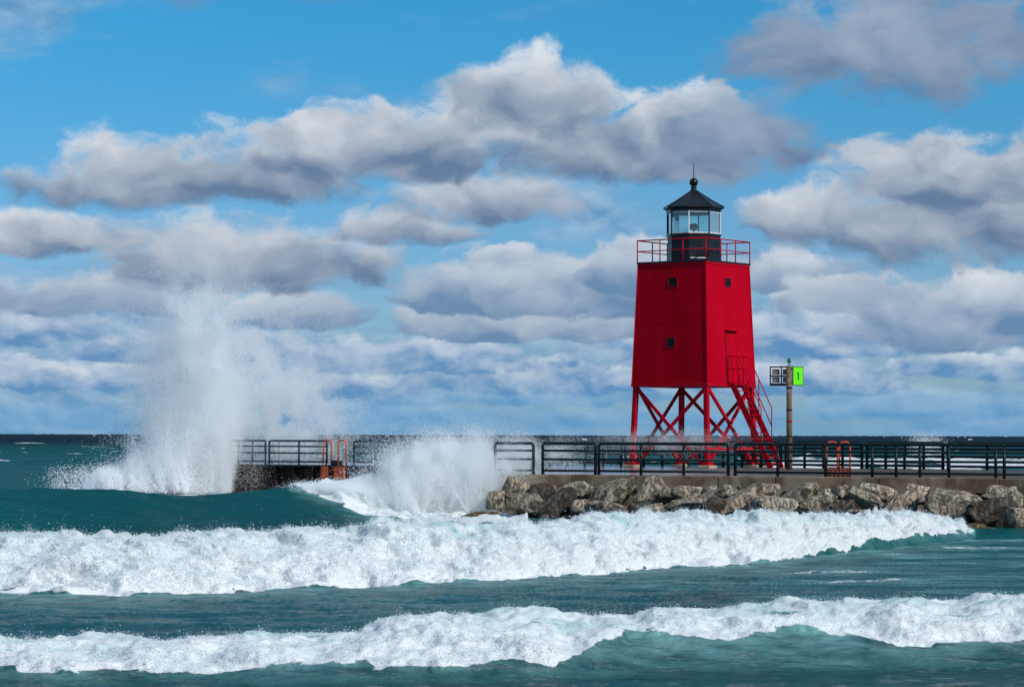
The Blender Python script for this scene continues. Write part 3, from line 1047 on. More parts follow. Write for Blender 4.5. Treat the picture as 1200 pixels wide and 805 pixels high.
def spray_first():                       # tall plume at the end of the pier
    parts = []
    Yc = 117.0

    def base():
        x = 175 + 95 * rng.beta(1.5, 1.4)
        return P(x, 578 - rng.random() * 8, Yc + rng.normal(0, 0.9))

    def ang(b):
        x = 600 + F * b[0] / b[1]
        return R(np.interp(x, [175, 275], [-4, 5])) + rng.normal(0, 0.10)

    def length(b, a):
        x = 600 + F * b[0] / b[1]
        return np.interp(x, [170, 195, 215, 240, 280], [7.0, 9.4, 10.2, 8.6, 7.0]) * (0.22 + 0.78 * rng.random() ** 0.8)
    parts.append(jets(460000, base, ang, length, 0.07, 700, 1.0, (0.0063, 0.0156), 1.35))

    def base2():
        x = 100 + 120 * rng.beta(1.6, 0.9)
        return P(x, 577 - rng.random() * 5, Yc - 1 + rng.normal(0, 0.9))
    parts.append(jets(160000, base2, lambda b: R(-14) + rng.normal(0, 0.35), lambda b, a: np.interp(600 + F * b[0] / b[1], [95, 150, 220], [0.6, 1.3, 2.6]) * rng.uniform(0.5, 1.1), 0.10, 350, 1.0, (0.0070, 0.0208), 1.2))
    parts.append(blob(170000, 222, 552, 32, 30, Yc, 1.0, (0.0070, 0.0195), cut=lambda x, y: (y < 580) & (x < 262 + rng.normal(0, 7, len(x)) + (560 - y) * 0.1)))
    parts.append(blob(70000, 150, 566, 34, 9, Yc - 1, 1.0, (0.0084, 0.0208), cut=lambda x, y: (y < 578)))
    # mist blown to the right over the deck
    parts.append(blob(420000, 282, 470, 46, 54, Yc + 3, 1.6, (0.0042, 0.0104), cut=lambda x, y: y < 548))
    parts.append(blob(220000, 345, 500, 38, 34, Yc + 5, 1.6, (0.0042, 0.0104), cut=lambda x, y: y < 546))
    parts.append(blob(160000, 232, 410, 26, 48, Yc + 1, 1.2, (0.0042, 0.0117)))
    parts.append(blob(60000, 214, 325, 22, 36, Yc + 1, 1.2, (0.0025, 0.006)))
    parts.append(blob(50000, 190, 500, 30, 36, Yc + 1, 1.2, (0.0042, 0.0130), cut=lambda x, y: y < 575))

    def place():
        e = rng.random() ** 1.2
        x = rng.normal(222 + 6 * e, 24 - 8 * e)
        return P(x, 570 - 215 * e, Yc + rng.normal(0, 0.8)), 1.25 - 0.3 * e
    parts.append(puffs(130, 2600, place, 0.34, (0.004, 0.012)))
    p = np.vstack([a for a, b in parts]); r = np.concatenate([b for a, b in parts])
    drops('wave_spray', p, r, mat_mist, 'tall plume of white spray shooting up at the end of the pier', 'spray')


def spray_deck():
    parts = [blob(90000, 600, 533, 44, 11, 100.0, 2.0, (0.003, 0.008), cut=lambda x, y: (y < 556) & (y > 505)),
             blob(34000, 780, 518, 46, 7, 108.0, 2.0, (0.003, 0.007), cut=lambda x, y: (y < 552) & (y > 500)),
             blob(8000, 800, 513, 40, 5, 106.0, 2.0, (0.003, 0.007))]
    p = np.vstack([a for a, b in parts]); r = np.concatenate([b for a, b in parts])
    drops('deck_mist', p, r, mat_mist, 'thin mist of drops drifting over the wet deck round the tower legs', 'spray')
    p, r = blob(9000, 1085, 522, 11, 7, 225.0, 1.5, (0.008, 0.025))
    drops('wave_spray', p, r, mat_foam, 'small far splash rising behind the railing at the right', 'spray')


spray_second()
spray_first()
spray_deck()

# ------------------------------------------------------------------ pier
DZ = 1.44
A_ = G(273, 543.6, DZ)
B_ = G(566, 546.5, DZ)
C_ = G(588, 555.3, DZ)
D_ = G(1200, 560.9, DZ)
E_ = C_ + (D_ - C_) * 1.9
axis = (B_ - A_).normalized()
perp = Vector((-axis.y, axis.x, 0))
F_ = A_ + perp * 10.0
Q_ = G(1200, 551.0, DZ)
K_ = F_ + (Q_ - F_) * 1.35


def deck_on(p):
    return Vector((p.x, p.y, DZ))


def build_pier():
    pier = empty('pier', (A_ + B_) / 2 * 0 + Vector((6, 98, 0)))
    tag(pier, 'long concrete and sheet pile breakwater pier carrying the red lighthouse', 'pier')
    off = -Vector(pier.location)
    poly = [A_, B_, C_, E_, K_, F_]
    inset = 0.28

    def prism(pts, z0, z1, name, mat):
        n = len(pts)
        v = [Vector((p.x, p.y, z0)) + off for p in pts] + [Vector((p.x, p.y, z1)) + off for p in pts]
        f = [list(range(n))[::-1], list(range(n, 2 * n))] + [[i, (i + 1) % n, n + (i + 1) % n, n + i] for i in range(n)]
        return mesh_obj(name, v, f, mat, pier)
    cen = sum(poly, Vector()) / len(poly)
    # core (walls) a little inside the edge pieces
    core = [A_ + (axis + perp).normalized() * 0.35, B_ + perp * 0.3, C_ + Vector((0.25, 0.35, 0)), E_ + Vector((0, 0.35, 0)), K_, F_ + (axis - perp).normalized() * 0.3]
    prism(core, -2.0, DZ - 0.06, 'core_wall', mat_sheet)
    prism([A_ + (axis + perp).normalized() * 0.3, B_ + perp * 0.25, C_ + Vector((0.2, 0.3, 0)), E_ + Vector((0, 0.3, 0)), K_ - perp * 0.2, F_ + (axis - perp).normalized() * 0.25], DZ - 0.057, DZ - 0.012, 'deck', mat_deck)
    # concrete cap, cast in blocks along the near edge
    d = (D_ - C_).normalized()
    nrm = Vector((d.y, -d.x, 0))
    s = 0.0
    px_j = [588, 615, 669, 691, 745, 842, 908, 1030, 1170, 1290, 1420, 1560]
    L = (E_ - C_).length

    def along(x):                        # distance along the near edge for a photo column
        dd = ray(x, 560)
        k = dd[0] / dd[1]
        return (C_.x - k * C_.y) / (k * d.y - d.x)
    cuts = [along(x) for x in px_j]
    for i in range(len(cuts) - 1):
        a, b = cuts[i] + 0.007, min(cuts[i + 1] - 0.007, L)
        if b - a < 0.1:
            continue
        pr = 0.015 * rng.normal()
        z0, z1 = DZ - 0.52 + 0.02 * rng.normal(), DZ + 0.004 * rng.normal()
        pts = [C_ + d * a + nrm * (0.02 + pr), C_ + d * b + nrm * (0.02 + pr), C_ + d * b - nrm * 0.42, C_ + d * a - nrm * 0.42]
        m = MB().hexa([Vector((p.x, p.y, z0)) + off for p in pts] + [Vector((p.x, p.y, z1)) + off for p in pts])
        m.build('concrete_block', mat_cap, pier, bevel=0.025)
    C2 = C_ + d * 0.35
    lw = MB().hexa([Vector((p.x, p.y, z)) + off for z in (-1.5, DZ - 0.53) for p in (C2 - nrm * 0.05, E_ - nrm * 0.05, E_ - nrm * 0.30, C2 - nrm * 0.30)])
    lw.build('footing_wall', mat_cap, pier)
    # sheet piles of the outer pier: one interlocked unit after another, in and out
    Ls = (B_ - A_).length
    n = 26
    w = Ls / n
    for i in range(n):
        a = A_ + axis * (i * w)
        out = -perp * (0.16 if i % 2 == 0 else 0.0)
        e = 0.10 * w
        z0, z1 = -2.0, DZ - 0.10 + 0.01 * rng.normal()
        o0 = 0.16 if i % 2 == 0 else 0.0
        q = [a + axis * 0.01, a + axis * e - perp * o0, a + axis * (w - e) - perp * o0, a + axis * (w - 0.01)]
        q2 = [p + perp * 0.05 for p in q]
        v, f = [], []
        for z in (z0, z1):
            v += [Vector((p.x, p.y, z)) + off for p in q + q2[::-1]]
        f = [list(range(8))[::-1], list(range(8, 16))] + [[k, (k + 1) % 8, 8 + (k + 1) % 8, 8 + k] for k in range(8)]
        mesh_obj('sheet_pile', v, f, mat_sheet, pier)
    cap = MB().hexa([Vector((p.x, p.y, z)) + off for z in (DZ - 0.097, DZ - 0.004) for p in (A_ - perp * 0.22, B_ - perp * 0.22, B_ + perp * 0.24, A_ + perp * 0.24)])
    cap.build('edge_cap', mat_rail, pier, bevel=0.02)
    return d, nrm, along


d_near, n_near, along_near = build_pier()


# ------------------------------------------------------------------ railings
def frame_loop(a, b, h, z0, rc=0.10):
    """open-bottomed hoop: two end posts and the top pipe with rounded corners"""
    u = (b - a).normalized()
    pts = [a + Vector((0, 0, z0))]
    for k in range(5):
        an = math.pi / 2 * k / 4
        pts.append(a + u * (rc - rc * math.cos(an)) + Vector((0, 0, h - rc + rc * math.sin(an))))
    for k in range(5):
        an = math.pi / 2 * (1 - k / 4)
        pts.append(b - u * (rc - rc * math.cos(an)) + Vector((0, 0, h - rc + rc * math.sin(an))))
    pts.append(b + Vector((0, 0, z0)))
    return pts


def railing(a, b, mids, label, mat, group, r=0.056, h=1.07):
    a, b = Vector(a), Vector(b)
    root = empty('pipe_railing', a)
    tag(root, label, 'railing', group)
    L = b - a
    z = Vector((0, 0, 0))
    MB().tube(frame_loop(z, L, h, -0.05), r, 8).build('frame', mat, root, True)
    u = L.normalized()
    for hh in (0.82, 0.52, 0.13):
        MB().tube([u * 0.01 + Vector((0, 0, hh)), L - u * 0.01 + Vector((0, 0, hh))], r * 0.80, 8).build('rail', mat, root, True)
    for m in mids:
        p = L * m
        MB().tube([p + Vector((0, 0, -0.05)), p + Vector((0, 0, h - 0.01))], r * 0.95, 8).build('post', mat, root, True)
    for p in (z, L):
        MB().box(p + Vector((0, 0, 0.008)), (0.16, 0.16, 0.03)).build('base_plate', mat, root)
    return root


def near_pt(x):
    p = C_ + d_near * along_near(x) - n_near * 0.22
    return deck_on(p)


NEAR = [(577, 622, (), 'short dark railing bay half lost in spray at the left end of the boulder wall'),
        (633, 695, (), 'dark railing bay without middle posts, second from the spray along the concrete edge'),
        (699, 851, (0.33, 0.66), 'long dark pipe railing bay in front of the left tower legs'),
        (859, 1330, tuple((along_near(x) - along_near(859)) / (along_near(1330) - along_near(859)) for x in (909, 965, 1020, 1048, 1076, 1110, 1165, 1175, 1230, 1280)),
         'long unbroken run of dark pipe railing from the tower stairs to the right edge')]
for x0, x1, mids, lab in NEAR:
    railing(near_pt(x0), near_pt(x1), mids, lab, mat_rail, 'railing bays along the near edge of the pier')
# thin diagonal brace where two bays meet


def left_pt(x):
    dd = ray(x, 545)
    k = dd[0] / dd[1]
    q = A_ + perp * 0.12
    s = (q.x - k * q.y) / (k * axis.y - axis.x)
    return deck_on(q + axis * s)


railing(left_pt(269), left_pt(311), (0.25,), 'railing bay with painted blue sky glints at the outer end beside the tall spray plume', mat_rail_glint, 'railing bays on the outer sheet pile pier', 0.048)
railing(left_pt(315.5), left_pt(383), (0.52,), 'railing bay with painted blue sky glints between the spray plume and the orange ladder', mat_rail_glint, 'railing bays on the outer sheet pile pier', 0.048)
railing(left_pt(415), left_pt(470), (0.5,), 'railing bay with painted blue sky glints just right of the orange ladder', mat_rail_glint, 'railing bays on the outer sheet pile pier', 0.048)
railing(left_pt(474), left_pt(556), (0.5,), 'glint-painted railing bay of the outer pier mostly hidden by the breaking spray', mat_rail_glint, 'railing bays on the outer sheet pile pier', 0.048)
# far side of the pier
fdir = (K_ - F_)
fl = fdir.length
fu = fdir.normalized()
fin = Vector((fu.y, -fu.x, 0)) * 0.5


def far_pt(x):
    dd = ray(x, 545)
    k = dd[0] / dd[1]
    q = F_ + fin
    s = (q.x - k * q.y) / (k * fu.y - fu.x)
    return deck_on(q + fu * s)


FAR = [(440, 500, 'behind the glint-painted blue bay and the second spray burst'), (504, 566, 'behind the top of the second spray burst'),
       (570, 640, 'seen through the nearest bays left of the tower'), (644, 728, 'just left of the tower legs'),
       (733, 820, 'behind the left pair of tower legs'), (825, 915, 'behind the foot of the red stairs'),
       (921, 1010, 'behind the post with the green panel'), (1016, 1105, 'right of the orange hoops, in front of white surf'),
       (1111, 1300, 'cut by the right edge, before white surf')]
for x0, x1, lab in FAR:
    railing(far_pt(x0), far_pt(x1), (0.25, 0.5, 0.75), 'far side dark railing bay ' + lab, mat_rail, 'railing bays along the far edge of the pier', 0.066)
railing(deck_on(A_ + perp * 1.2 + axis * 0.2), deck_on(F_ - perp * 0.7 + axis * 0.2), (0.25, 0.5, 0.75), 'glint-painted railing across the outer end of the pier, seen end-on through spray', mat_rail_glint, 'railing bays on the outer sheet pile pier', 0.048)


# ------------------------------------------------------------------ ladders
def hoop(c, wv, dv, h, r, mat, parent, z0=0.0):
    """inverted U of pipe: from c along wv"""
    pts = frame_loop(c, c + wv, h, z0, 0.13)
    return MB().tube(pts, r, 8).build('grab_hoop', mat, parent, True)


def ladder_left():
    p0 = left_pt(384.5) - perp * 0.36
    root = empty('pier_ladder', deck_on(p0))
    tag(root, 'rust orange ladder with two hoop handrails on the dark sheet pile wall', 'ladder')
    u = axis
    L = (left_pt(411) - left_pt(384.5)).length
    for s in (0.0, L - 0.42):
        hoop(u * s, u * 0.40 + perp * 0.05, None, 1.10, 0.038, mat_orange, root, -0.05)
    o = -perp * 0.02
    zz = Vector((0, 0, 1))
    for s, w in ((-0.14, 0.34), (L - 0.62, 0.13), (L - 0.40, 0.30)):
        a = u * s + o
        b = u * (s + w) + o
        t = perp * 0.10
        MB().hexa([a - t * 0 - zz * 2.2, b - zz * 2.2, b + t - zz * 2.2, a + t - zz * 2.2, a - zz * 0.06, b - zz * 0.06, b + t - zz * 0.06, a + t - zz * 0.06]).build('side_plate', mat_rust, root)
    MB().hexa([u * 0.2 + perp * 0.12 - zz * 2.2, u * (L - 0.4) + perp * 0.12 - zz * 2.2, u * (L - 0.4) + perp * 0.17 - zz * 2.2, u * 0.2 + perp * 0.17 - zz * 2.2,
               u * 0.2 + perp * 0.12 - zz * 0.1, u * (L - 0.4) + perp * 0.12 - zz * 0.1, u * (L - 0.4) + perp * 0.17 - zz * 0.1, u * 0.2 + perp * 0.17 - zz * 0.1]).build('back_plate', mat_rust, root)
    for k in range(6):
        z = -0.22 - 0.3 * k
        MB().tube([u * 0.18 + Vector((0, 0, z)) + o, u * (L - 0.38) + Vector((0, 0, z)) + o], 0.022, 6).build('rung', mat_rust, root, True)
    MB().box(u * (L * 0.5) + Vector((0, 0, 0.10)) + perp * 0.2, (0.5, 0.25, 0.2)).build('bollard_box', mat_black, root, bevel=0.03)


def ladder_right():
    p0 = near_pt(963.5) - n_near * 0.30
    root = empty('pier_ladder', deck_on(p0))
    tag(root, 'bright orange ladder hoops behind the near railing right of the tower', 'ladder')
    u = d_near
    for s in (0.0, 0.43):
        hoop(u * s, u * 0.33 - n_near * 0.12, None, 1.15, 0.028, mat_bright, root, -0.03)
    for k in range(5):
        MB().box(u * (0.10 + 0.15 * k) + Vector((0, 0, 0.13)), (0.105, 0.10, 0.25)).build('side_plate', mat_bright, root, bevel=0.01)
    MB().tube([u * 0.05 + Vector((0, 0, 0.30)), u * 0.76 + Vector((0, 0, 0.30))], 0.022, 6).build('rung', mat_bright, root, True)


ladder_left()
ladder_right()

# ------------------------------------------------------------------ lighthouse
TH = R(37.0)
corner = G(829.5, 548.3, DZ)
tc_ = corner + Vector((-math.cos(TH) + math.sin(TH), math.sin(TH) + math.cos(TH), 0)) * 1.975
half = lambda z: 2.03 - 0.0365 * z
ZB, ZG = 3.55, 8.66                      # underside of the body, gallery level


def lighthouse():
    T = empty('lighthouse', (tc_.x, tc_.y, DZ), -TH)
    tag(T, 'red square lighthouse tower on open legs with a black lantern room', 'lighthouse')

    def fp(face, u, z, out=0.0):
        h = half(z) + out
        return {'E': Vector((h, u, z)), 'W': Vector((-h, -u, z)), 'S': Vector((u, -h, z)), 'N': Vector((-u, h, z))}[face]
    # enclosed body
    for face in 'ESWN':
        hb, ht = half(ZB), half(ZG)
        ti = 0.06
        v = [fp(face, -hb, ZB), fp(face, hb, ZB), fp(face, hb - ti, ZB, -ti), fp(face, -hb + ti, ZB, -ti),
             fp(face, -ht, ZG), fp(face, ht, ZG), fp(face, ht - ti, ZG, -ti), fp(face, -ht + ti, ZG, -ti)]
        w = MB().hexa(v).build('wall', mat_red, T)
        # steel sheets: a lap seam across the face, thin strips down it
        sm = MB()
        zs = 6.10
        a = [fp(face, -half(zs) + 0.02, zs, 0.0), fp(face, half(zs) - 0.02, zs, 0.0)]
        sm.hexa([fp(face, -half(zs) + 0.02, zs, -0.01), fp(face, half(zs) - 0.02, zs, -0.01), fp(face, half(zs) - 0.02, zs, 0.006), fp(face, -half(zs) + 0.02, zs, 0.006),
                 fp(face, -half(zs) + 0.02, zs + 0.05, -0.01), fp(face, half(zs) - 0.02, zs + 0.05, -0.01), fp(face, half(zs) - 0.02, zs + 0.05, 0.006), fp(face, -half(zs) + 0.02, zs + 0.05, 0.006)])
        sm.build('lap_seam', mat_red, w)
    for sx, sy in ((1, -1), (1, 1), (-1, 1), (-1, -1)):
        def cp(z, o=0.0):
            return Vector((sx * (half(z) + o), sy * (half(z) + o), z))
        # corner angle
        MB().tube([cp(ZB - 0.05, 0.0), cp(ZG, 0.0)], 0.03, 6).build('corner_trim', mat_red, T)
        # leg: riveted steel column
        lg = bar(cp(-0.02, -0.13), cp(ZB + 0.02, -0.13), 0.20).build('leg', mat_red_metal, T, bevel=0.012)
        MB().box(cp(0.10, -0.13), (0.42, 0.42, 0.20)).build('foot_plate', mat_red_metal, lg, bevel=0.02)
        MB().box(cp(0.02, -0.13) + Vector((0, 0, -0.02)), (0.62, 0.62, 0.22)).build('concrete_footing', mat_foot, T, bevel=0.04)
    MB().hexa([Vector((x * (half(ZB) + 0.035), y * (half(ZB) + 0.035), ZB - 0.14)) for x, y in ((-1, -1), (1, -1), (1, 1), (-1, 1))] +
              [Vector((x * (half(ZB) + 0.035), y * (half(ZB) + 0.035), ZB - 0.004)) for x, y in ((-1, -1), (1, -1), (1, 1), (-1, 1))]).build('floor_frame', mat_red_metal, T, bevel=0.01)
    # bracing
    for face in 'ESWN':
        for k, sg in enumerate((-1, 1)):
            o = -0.10 - 0.09 * k
            a = fp(face, sg * (half(ZB) - 0.2), ZB - 0.2, o)
            b = fp(face, -sg * (half(0.05) - 0.30), 0.10, o)
            bar(a, b, 0.085, 0.135).build('cross_brace', mat_red_metal, T)
        if face == 'E':
            bar(fp(face, -half(0.75) + 0.25, 0.78, -0.13), fp(face, half(0.75) - 0.25, 0.78, -0.13), 0.10, 0.14).build('tie_beam', mat_red_metal, T)
    # windows

    def window(face, u0, u1, z0, z1):
        m = MB()
        fr = 0.018
        outer = [(u0 - fr, z0 - fr), (u1 + fr, z0 - fr), (u1 + fr, z1 + fr), (u0 - fr, z1 + fr)]
        p = MB()
        p.hexa([fp(face, u0, z0, -0.02), fp(face, u1, z0, -0.02), fp(face, u1, z0, 0.012), fp(face, u0, z0, 0.012)][::-1] +
               [fp(face, u0, z1, -0.02), fp(face, u1, z1, -0.02), fp(face, u1, z1, 0.012), fp(face, u0, z1, 0.012)][::-1])
        wo = p.build('window', mat_window, T)
        for (a0, b0, a1, b1) in ((u0 - fr, z0 - fr, u1 + fr, z0), (u0 - fr, z1, u1 + fr, z1 + fr), (u0 - fr, z0, u0, z1), (u1, z0, u1 + fr, z1)):
            q = MB().hexa([fp(face, a0, b0, 0.026), fp(face, a1, b0, 0.026), fp(face, a1, b0, -0.02), fp(face, a0, b0, -0.02),
                           fp(face, a0, b1, 0.026), fp(face, a1, b1, 0.026), fp(face, a1, b1, -0.02), fp(face, a0, b1, -0.02)])
            q.build('frame', mat_red_metal, wo)
    window('E', -0.28, 0.15, 7.64, 8.02)
    window('S', -0.12, 0.31, 7.64, 8.02)
    window('S', -0.18, 0.25, 5.09, 5.47)
    # door
    dm = MB().hexa([fp('E', -0.33, ZB + 0.05, 0.022), fp('E', 0.44, ZB + 0.05, 0.022), fp('E', 0.44, ZB + 0.05, -0.03), fp('E', -0.33, ZB + 0.05, -0.03),
                    fp('E', -0.33, 5.69, 0.022), fp('E', 0.44, 5.69, 0.022), fp('E', 0.44, 5.69, -0.03), fp('E', -0.33, 5.69, -0.03)])
    door = dm.build('door', mat_red, T, bevel=0.008)
    MB().box(fp('E', 0.05, 5.80, 0.08), (0.20, 0.92, 0.035)).build('door_hood', mat_red_metal, door)
    bar(fp('E', -0.355, ZB + 0.05, 0.01), fp('E', -0.355, 5.72, 0.01), 0.035).build('door_jamb', mat_black, door)
    bar(fp('E', 0.465, ZB + 0.05, 0.01), fp('E', 0.465, 5.72, 0.01), 0.03).build('door_jamb', mat_red_metal, door)
    MB().tube([fp('E', -0.24, 4.5, 0.02), fp('E', -0.24, 4.5, 0.08), fp('E', -0.24, 4.62, 0.08)], 0.015, 6).build('handle', mat_black, door)
    # gallery
    g = half(ZG) + 0.055
    gd = MB().box((0, 0, ZG + 0.035), (2 * g, 2 * g, 0.07)).build('gallery_deck', mat_black, T, bevel=0.01)
    MB().box((0, 0, ZG - 0.05), (2 * g - 0.05, 2 * g - 0.05, 0.09)).build('gallery_edge', mat_red_metal, gd)
    zt = ZG + 0.07
    rl = empty('gallery_railing', (0, 0, 0)); rl.parent = T
    cs = [(g - .03, -g + .03), (g - .03, g - .03), (-g + .03, g - .03), (-g + .03, -g + .03)]
    for i in range(4):
        a, b = Vector((*cs[i], 0)), Vector((*cs[(i + 1) % 4], 0))
        for hh, rr in ((0.92, 0.027), (0.46, 0.022)):
            MB().tube([a + Vector((0, 0, zt + hh)), b + Vector((0, 0, zt + hh))], rr, 8).build('rail', mat_red_metal, rl, True)
        for k in range(3):
            p = a.lerp(b, k / 3)
            MB().tube([p + Vector((0, 0, zt - 0.06)), p + Vector((0, 0, zt + 0.925))], 0.026, 8).build('post', mat_red_metal, rl, True)
    # lantern room
    ph = R(22.5)
    zp, zs, zgl, ze = zt, 9.94, 10.90, 11.02
    MB().lathe([(1.15, zp), (1.15, zs - 0.10), (1.19, zs - 0.10), (1.19, zs)], 8, ph).build('lantern_parapet', mat_black, T, bevel=0.01)
    MB().lathe([(1.19, zgl), (1.19, ze)], 8, ph).build('lantern_head', mat_black, T)
    for k in range(8):
        a0, a1 = ph + k * math.pi / 4, ph + (k + 1) * math.pi / 4
        p0, p1 = Vector((1.13 * math.cos(a0), 1.13 * math.sin(a0), 0)), Vector((1.13 * math.cos(a1), 1.13 * math.sin(a1), 0))
        n_ = (p0 + p1).normalized() * 0.012
        z0, z1 = Vector((0, 0, zs + 0.005)), Vector((0, 0, zgl - 0.005))
        pane = MB().hexa([p0 - n_ + z0, p1 - n_ + z0, p1 + z0, p0 + z0, p0 - n_ + z1, p1 - n_ + z1, p1 + z1, p0 + z1]).build('lantern_pane', mat_glass, T)
        MB().tube([p0 * 1.02 + Vector((0, 0, zs)), p0 * 1.02 + Vector((0, 0, zgl))], 0.030, 6).build('mullion', mat_black if k % 3 else mat_white, T)
        for zz_, hh in ((zs + 0.03, 0.05), (zgl - 0.03, 0.05)):
            bar(p0 * 1.0 + Vector((0, 0, zz_)), p1 * 1.0 + Vector((0, 0, zz_)), 0.03, hh).build('glazing_bar', mat_white, T)
    # white-painted inner deck of the lantern and the small lamp
    MB().lathe([(1.05, zs - 0.02), (1.05, zs + 0.02)], 8, ph).build('lantern_floor', mat_white, T)
    lamp = MB().lathe([(0.10, 0.0), (0.10, 0.12), (0.05, 0.14), (0.05, 0.2), (0.19, 0.22), (0.19, 0.40), (0.10, 0.46)], 12, 0, (0, 0, zs + 0.02)).build('beacon_lamp', mat_black, T, True)
    MB().lathe([(0.192, 0.27), (0.192, 0.34)], 12, 0, (0, 0, zs + 0.02)).build('red_lens', mat_bright, lamp, True)
    # kerb light strip on the parapet
    p0 = Vector((1.157 * math.cos(R(-67.5)), 1.157 * math.sin(R(-67.5)), 0)); p1 = Vector((1.157 * math.cos(R(-22.5)), 1.157 * math.sin(R(-22.5)), 0))
    nn = (p0 + p1).normalized() * -0.02
    bar(p0.lerp(p1, 0.08) + nn + Vector((0, 0, zp + 0.16)), p0.lerp(p1, 0.92) + nn + Vector((0, 0, zp + 0.16)), 0.03, 0.045).build('vent_strip', mat_white, T)
    # roof
    roof = MB().lathe([(1.22, ze - 0.02), (1.33, ze + 0.03), (1.33, ze + 0.08), (0.80, ze + 0.38), (0.12, ze + 0.82)], 8, ph).build('roof', mat_black, T)
    for k in range(8):
        a = ph + k * math.pi / 4
        c, s = math.cos(a), math.sin(a)
        MB().tube([Vector((1.33 * c, 1.33 * s, ze + 0.09)), Vector((0.80 * c, 0.80 * s, ze + 0.385)), Vector((0.13 * c, 0.13 * s, ze + 0.82))], 0.02, 6).build('roof_rib', mat_black, roof)
    zb = 12.20
    MB().lathe([(0.17, ze + 0.80), (0.13, ze + 0.86), (0.10, ze + 0.92), (0.14, ze + 0.95), (0.14, ze + 0.98), (0.08, ze + 1.0)] +
               [(0.19 * math.sin(a), zb - 0.19 * math.cos(a)) for a in [0.5 + i * (math.pi - 0.6) / 10 for i in range(11)]], 16).build('ventilator_ball', mat_black, roof, True)
    MB().tube([Vector((0, 0, zb + 0.15)), Vector((0, 0, zb + 0.82))], [0.025, 0.012], 6).build('lightning_rod', mat_black, roof)
    # stairs
    st = empty('staircase', (0, 0, 0)); st.parent = T
    hx = half(ZB)
    u0, u1 = -0.36, 0.49
    x0, x1 = hx + 0.30, hx + 2.15
    MB().box((hx + 0.17, (u0 + u1) / 2, ZB - 0.03), (0.30, u1 - u0, 0.05)).build('landing', mat_red_metal, st)
    for u in (u0, u1):
        bar((hx + 0.02, u, ZB - 0.06), (x0 + 0.03, u, ZB - 0.06), 0.05, 0.20).build('landing_beam', mat_red_metal, st)
        bar((x0, u, ZB - 0.08), (x1, u, 0.0), 0.05, 0.26).build('stringer', mat_red_metal, st)
        for hh in (1.14, 0.62):
            sl = (0 - ZB) / (x1 - x0)
            xa, xb = hx + 0.55 - (0.1 if hh < 1 else 0), hx + 1.68
            za = ZB + hh
            zb_ = za + sl * (xb - xa) * (1.0 if hh > 1 else 1.02)
            MB().tube([(hx + 0.02, u, za), (xa, u, za), (xb, u, zb_)] + ([(xb, u, ZB + sl * (xb - x0) - 0.1)] if hh > 1 else []), 0.024, 8).build('handrail', mat_red_metal, st, True)
        for xx, top in ((hx + 0.30, 1.14), (hx + 1.05, 1.75)):
            zst = ZB + min(0, -(xx - x0) * ZB / (x1 - x0))
            zt_ = ZB + 1.14 if xx < hx + 0.55 else ZB + 1.14 - (xx - hx - 0.55) * ZB / (x1 - x0)
            MB().tube([(xx, u, zst - 0.08), (xx, u, zt_)], 0.022, 8).build('baluster', mat_red_metal, st, True)
    nt = 14
    for k in range(1, nt):
        f = k / nt
        MB().box((x0 + (x1 - x0) * f, (u0 + u1) / 2, ZB * (1 - f) - 0.05), (0.17, u1 - u0 - 0.06, 0.035)).build('tread', mat_red_metal, st)


lighthouse()


